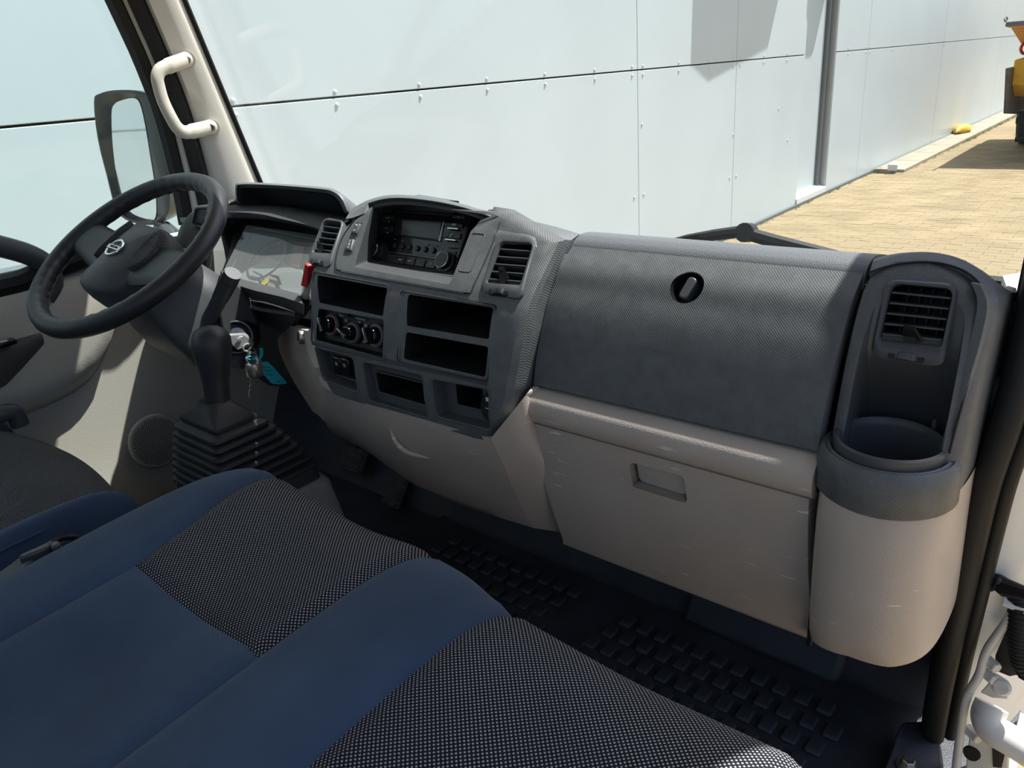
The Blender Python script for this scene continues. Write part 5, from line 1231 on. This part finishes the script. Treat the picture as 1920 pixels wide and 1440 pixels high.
# sill ledge with its bolt
SL = root('sill_cover', (-.10, .66, FL), 'black moulded sill cover with a bolt at the corner of the floor', 'sill cover')
lg_ = [P(u, v, Z=FL+.05) for u, v in ((1668, 1420), (1688, 1362), (1712, 1354), (1752, 1362), (1766, 1440), (1740, 1520), (1640, 1500))]
lc_ = sum(lg_, Vector())/len(lg_)
obj('cover', loft([[lc_+(p-lc_)*1.25+Vector((0, 0, -.05)) for p in cr(lg_, 4, True)], [lc_+(p-lc_)*1.12+Vector((0, 0, -.015)) for p in cr(lg_, 4, True)], [lc_+(p-lc_)*1.0 for p in cr(lg_, 4, True)], [lc_+(p-lc_)*.93+Vector((0, 0, .002)) for p in cr(lg_, 4, True)]]), m_rubbermat, SL, smooth=50)
bt = P(1703, 1436, Z=FL+.055)
obj('washer', lathe([(0, 0), (.013, 0), (.012, .003), (0, .003)], bt, (0, 0, 1), 20), m_steel, SL); obj('bolt', lathe([(0, 0), (.007, 0), (.007, .006), (.006, .007), (0, .007)], bt+Vector((0, 0, .002)), (0, 0, 1), 6), m_steel, SL, smooth=0)
# footrest box below the glove box
fb = obj('foot_ramp', loft([[Vector((x, y, z)) for x, y, z in ((-.46, .88, FL+.008), (-.22, .88, FL+.008), (-.22, .99, FL+.14), (-.46, .99, FL+.14))], [Vector((x, y, z)) for x, y, z in ((-.46, 1.0, FL+.0), (-.22, 1.0, FL+.0), (-.22, 1.02, FL+.14), (-.46, 1.02, FL+.14))]]), m_rubbermat, smooth=30, bev=.01); tag(fb, 'black moulded foot ramp under the glove box', 'foot ramp')
m_ped = mat('worn_pedal_rubber', (.075, .075, .072), .7, .3, vary=.3, vscale=60)
def pedal(name, label, u, v, w, h, tilt, nr):
    c = P(u, v, Y=.90); R = Euler((tilt, 0, .05)).to_matrix()
    r = root(name, (c.x, c.y, FL), label, 'pedal')
    obj('pad', box(c, (w, .014, h), R), m_ped, r, bev=.006)
    for k in range(nr):
        obj('tread_rib', box(c+R @ Vector((0, -.009, h*(.5-(k+.7)/(nr+.4)))), (w*.86, .005, h/nr*.45), R), m_ped, r, smooth=0, bev=.001)
    obj('arm', tube([c+R @ Vector((0, .01, 0)), c+Vector((0, .06, .12)), c+Vector((0, .11, .30))], .009, 8), m_black, r)
pedal('brake_pedal', 'ribbed black brake pedal in the dark footwell', 664, 862, .070, .058, -.6, 5)
pedal('accelerator_pedal', 'long narrow accelerator pedal beside the brake pedal', 745, 915, .048, .085, -.7, 7)

# ================================================================== grab handle, mirror, wiper
GH = root('grab_handle', P(345, 245, X=-1.57), 'pale beige grab handle bolted to the windscreen pillar', 'grab handle')
gpx = [(356, 109, -1.566), (338, 116, -1.555), (318, 123, -1.545), (301, 131, -1.54), (295, 145, -1.538), (298, 163, -1.538), (306, 190, -1.538), (321, 221, -1.538), (333, 240, -1.54), (347, 248, -1.543), (366, 245, -1.55), (384, 241, -1.558), (403, 236, -1.564)]
gpath = [P(u, v, X=x) for u, v, x in gpx]; gsm = resample(cr(gpath, 6), 60)
shp_ = [(math.cos(k*math.pi/8)*1.0, math.sin(k*math.pi/8)*.7) for k in range(16)]
gr_ = [.0148]*60
gr_[0] = .009; gr_[1] = .013; gr_[-1] = .009; gr_[-2] = .013
for i in range(14, 46): gr_[i] = .0132
obj('bar', tube(gsm, gr_, 16, True, None, shp_), m_beige_l, GH, smooth=60)
for u, v, x in ((351, 112, -1.566), (397, 239, -1.564)):
    c = P(u, v, X=x); d = (Vector((0, 0, 0))-c).normalized()
    ft = obj('mount_foot', lathe([(0, -.034), (.016, -.034), (.016, -.012), (0, -.012)], c, d, 24), m_beige_l, GH, smooth=50)
    obj('bolt', lathe([(0, .006), (.0075, .006), (.0075, .0165), (.006, .0175), (.0042, .0155), (0, .0155)], c, d, 18), m_steel, ft)
    obj('bolt_socket', lathe([(0, .015), (.0036, .015), (.0036, .0165), (0, .0165)], c, d, 6), m_black, ft)
MR = root('side_mirror', P(270, 420, X=-1.90), "black-framed door mirror outside the driver's window reflecting the wall", 'mirror')
MX = -1.90
def mp(u, v, x=MX): return P(u, v, X=x)
mo = [(176, 190), (186, 176), (215, 169), (255, 170), (280, 178), (296, 200), (306, 260), (316, 330), (318, 390), (306, 412), (285, 422), (245, 416), (218, 394), (200, 330), (183, 260)]
mi = [(209, 215), (214, 196), (228, 188), (250, 184), (262, 194), (272, 235), (281, 290), (289, 340), (293, 390), (289, 412), (272, 418), (245, 413), (236, 404), (222, 350), (212, 280)]
# housing: a deep shell with a rearward mouth; glass set into it
mn = Vector((.42, -.90, .02)).normalized(); mc = P(250, 290, X=-1.88)
mouth = [plane_hit(u, v, mc, mn) for u, v in mo]; gl_ = [plane_hit(u, v, mc-mn*.014, mn) for u, v in mi]
cenm = sum(mouth, Vector())/len(mouth)
shell_r = [cr([p-mn*.002 for p in gl_], 3, True), cr([cenm+(p-cenm)*.955+mn*.002 for p in mouth], 3, True), cr(mouth, 3, True)]
for k, d in ((1.0, .02), (.97, .06), (.86, .095), (.55, .115), (.05, .12)): shell_r.append(cr([cenm+(p-cenm)*k-mn*d for p in mouth], 3, True))
m_mirh = mat('mirror_housing', (.07, .073, .077), .3, .5)
obj('housing', loft(shell_r, True, False), m_mirh, MR, smooth=60)
m_mirror = mat('mirror_glass', (.80, .86, .87), .03, .5, metal=1)
obj('mirror_glass', prism(cr(gl_, 3, True), -mn*.004), m_mirror, MR, smooth=0)
obj('mirror_arm', tube(cr([P(300, 425, X=-1.86), P(318, 440, X=-1.80), P(335, 475, X=-1.73), P(345, 520, X=-1.70)], 5), .016, 12), m_mirh, MR)
obj('mirror_arm', tube(cr([P(312, 422, X=-1.86), P(335, 440, X=-1.78), P(350, 452, X=-1.70)], 5), .010, 10), m_mirh, MR)
WP = root('windscreen_wiper', (-.45, 1.06, -.26), 'black windscreen wiper lying at the foot of the windscreen', 'wiper')
def wq(u, v): return P(u, v, Y=1.065)
obj('arm', tube([wq(1395, 436), wq(1450, 452), wq(1540, 474), wq(1600, 490)], [.010, .010, .009, .009], 8), m_rubber, WP)
obj('blade', tube([wq(1230, 462), wq(1290, 448), wq(1340, 440), wq(1400, 433)], [.005, .007, .008, .009], 8), m_rubber, WP)
obj('blade_rubber', tube([wq(1232, 467), wq(1300, 452), wq(1400, 440)], .0035, 6), m_black, WP)
obj('joint', lathe([(0, -.01), (.014, -.01), (.014, .01), (0, .01)], wq(1400, 436), (0, -1, .2), 14), m_rubber, WP)

# ================================================================== passenger door opening
m_hinge = mat('hinge_paint', (.62, .61, .57), .45, .4, vary=.08, vscale=40, scratch=.5, scol=(.25, .22, .18))
hpl = root('wall_right', (-.05, .80, FL), 'white hinge pillar of the open passenger door with black door seals', None, None, 'structure')
sealpx = [(1932, 610, .76), (1908, 720, .745), (1884, 800, .735), (1850, 900, .735), (1826, 1000, .75), (1802, 1110, .77), (1780, 1210, .79), (1762, 1300, .81), (1748, 1380, .82)]
spath = resample(cr([P(u, v, Y=y) for u, v, y in sealpx], 6), 40)
spath = [spath[0]+(spath[0]-spath[3])*14]+spath
obj('door_seal', tube(spath, .0125, 10), m_rubber, hpl, smooth=60)
obj('door_seal', tube([p+Vector((.016, .012, 0)) for p in spath], .0075, 8), m_rubber, hpl, smooth=60)
obj('seal_edge', tube([p+Vector((-.010, .004, 0)) for p in spath], .004, 6), m_rubber, hpl)
obj('seal_flange', thick([[p+Vector((-.018, .03, 0)) for p in spath], [p+Vector((.020, .016, 0)) for p in spath]], (.0, .003, 0)), m_rubber, hpl, smooth=60)
# painted pillar outside of the seal
pa = [p+Vector((.012, .02, 0)) for p in spath]
obj('pillar_paint', thick([[p for p in pa], [p+Vector((.03, .012, 0)) for p in pa], [p+Vector((.055, .05, 0)) for p in pa], [p+Vector((.075, .13, 0)) for p in pa], [p+Vector((.10, .20, 0)) for p in pa]], (-.004, .006, 0)), m_wpaint, hpl, smooth=60)
obj('inner_return', thick([[p+Vector((-.018, .03, 0)) for p in spath], [p+Vector((-.024, .20, 0)) for p in spath]], (.004, 0, 0)), m_dark, hpl, smooth=60)
# check strap
CS = root('door_check_strap', P(1890, 1100, Y=.80), 'black door check strap pivoting on a bolt at the white hinge pillar', 'check strap')
def hz(u, v, d=0): 
    return P(u, v, Y=.80+d)
obj('pocket', prism(rp([hz(u, v, .006) for u, v in ((1838, 1060), (1892, 1066), (1906, 1095), (1902, 1120), (1860, 1122), (1832, 1112))], .01, 4), (0, .004, 0)), m_hinge, CS, smooth=30)
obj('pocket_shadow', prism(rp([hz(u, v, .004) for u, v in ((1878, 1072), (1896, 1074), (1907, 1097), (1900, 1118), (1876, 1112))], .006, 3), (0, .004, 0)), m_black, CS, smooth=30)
obj('eye', lathe([(0, -.008), (.0115, -.008), (.0115, .004), (.0095, .006), (0, .006)], hz(1850, 1087, -.01), (0, -1, .1), 20), m_rubber, CS)
obj('bolt', lathe([(0, 0), (.007, 0), (.0065, .003), (0, .0032)], hz(1850, 1087, -.016), (0, -1, .1), 16), m_steel, CS)
obj('arm', tube([hz(1852, 1087, -.008), hz(1868, 1090, -.012), hz(1885, 1102, -.02), hz(1920, 1112, -.03), hz(1990, 1130, -.06)], [.009, .0085, .0095, .007, .006], 10), m_rubber, CS)
obj('clevis', box(hz(1886, 1100, -.018), (.020, .014, .012), Euler((0, .35, 0)).to_matrix()), m_smooth, CS, bev=.003)
# hinge group
HG = obj('hinge', tube(resample(cr([hz(1860, 1322, -.004), hz(1852, 1345, -.012), hz(1862, 1368, -.018), hz(1890, 1385, -.02), hz(1930, 1410, -.02), hz(1990, 1450, -.02)], 6), 30), .0165, 14), m_hinge, hpl, smooth=60)
obj('bracket', loft([[hz(u, v, d) for u, v in ((1852, 1282), (1868, 1262), (1893, 1278), (1890, 1312), (1860, 1308), (1838, 1298))] for d in (-.008, .0)]), m_hinge, HG, smooth=20, bev=.0015)
obj('hinge_pin', lathe([(0, 0), (.0095, 0), (.0095, .003), (.007, .005), (0, .005)], hz(1878, 1287, -.008), (0, -1, .3), 20), m_hinge, HG)
obj('bracket', prism([hz(u, v, -.002) for u, v in ((1818, 1372), (1828, 1366), (1860, 1352), (1900, 1372), (1892, 1410), (1890, 1480), (1806, 1480))], (0, .01, 0)), m_hinge, HG, smooth=20, bev=.002)
obj('bracket_slot', prism([hz(u, v, -.0035) for u, v in ((1860, 1392), (1876, 1376), (1888, 1398), (1878, 1440), (1862, 1438))], (0, .004, 0)), m_black, HG, smooth=0)
for u, v in ((1860, 1246), (1856, 1268), (1826, 1378)):
    b = hz(u, v, -.006); obj('hex_bolt', lathe([(0, -.01), (.0065, -.01), (.0065, .006), (.0055, .007), (0, .007)], b, (.8, -.6, 0), 6), m_hinge, HG, smooth=0)
obj('screw_head', lathe([(0, 0), (.009, 0), (.008, .003), (0, .003)], hz(1822, 1412, -.003), (0, -1, .2), 16), m_rubber, HG)
obj('recess', prism([hz(u, v, .012) for u, v in ((1866, 1230), (1900, 1150), (1925, 1120), (1925, 1262), (1893, 1268), (1868, 1258))], (0, .004, 0)), m_black, HG, smooth=0)
obj('wiring_sleeve', tube(resample(cr([hz(1912, 1118, .0), hz(1914, 1160, -.006), hz(1912, 1200, -.006), hz(1918, 1240, -.004), hz(1930, 1260, 0)], 5), 40), [.011+.0012*(i % 2) for i in range(40)], 10), m_rubber, HG)
obj('sleeve_clip', box(hz(1912, 1138, -.008), (.03, .012, .006), Euler((0, .1, 0)).to_matrix()), m_sill, HG, bev=.001)
obj('pillar_rib', tube(resample(cr([hz(1916, 1115, -.004), hz(1888, 1165, -.006), hz(1850, 1220, -.008), hz(1836, 1265, -.008), hz(1812, 1310, -.006), hz(1800, 1380, -.006), hz(1790, 1460, -.006)], 5), 30), .0045, 10), m_hinge, HG, smooth=60)
SC.render.film_transparent = False
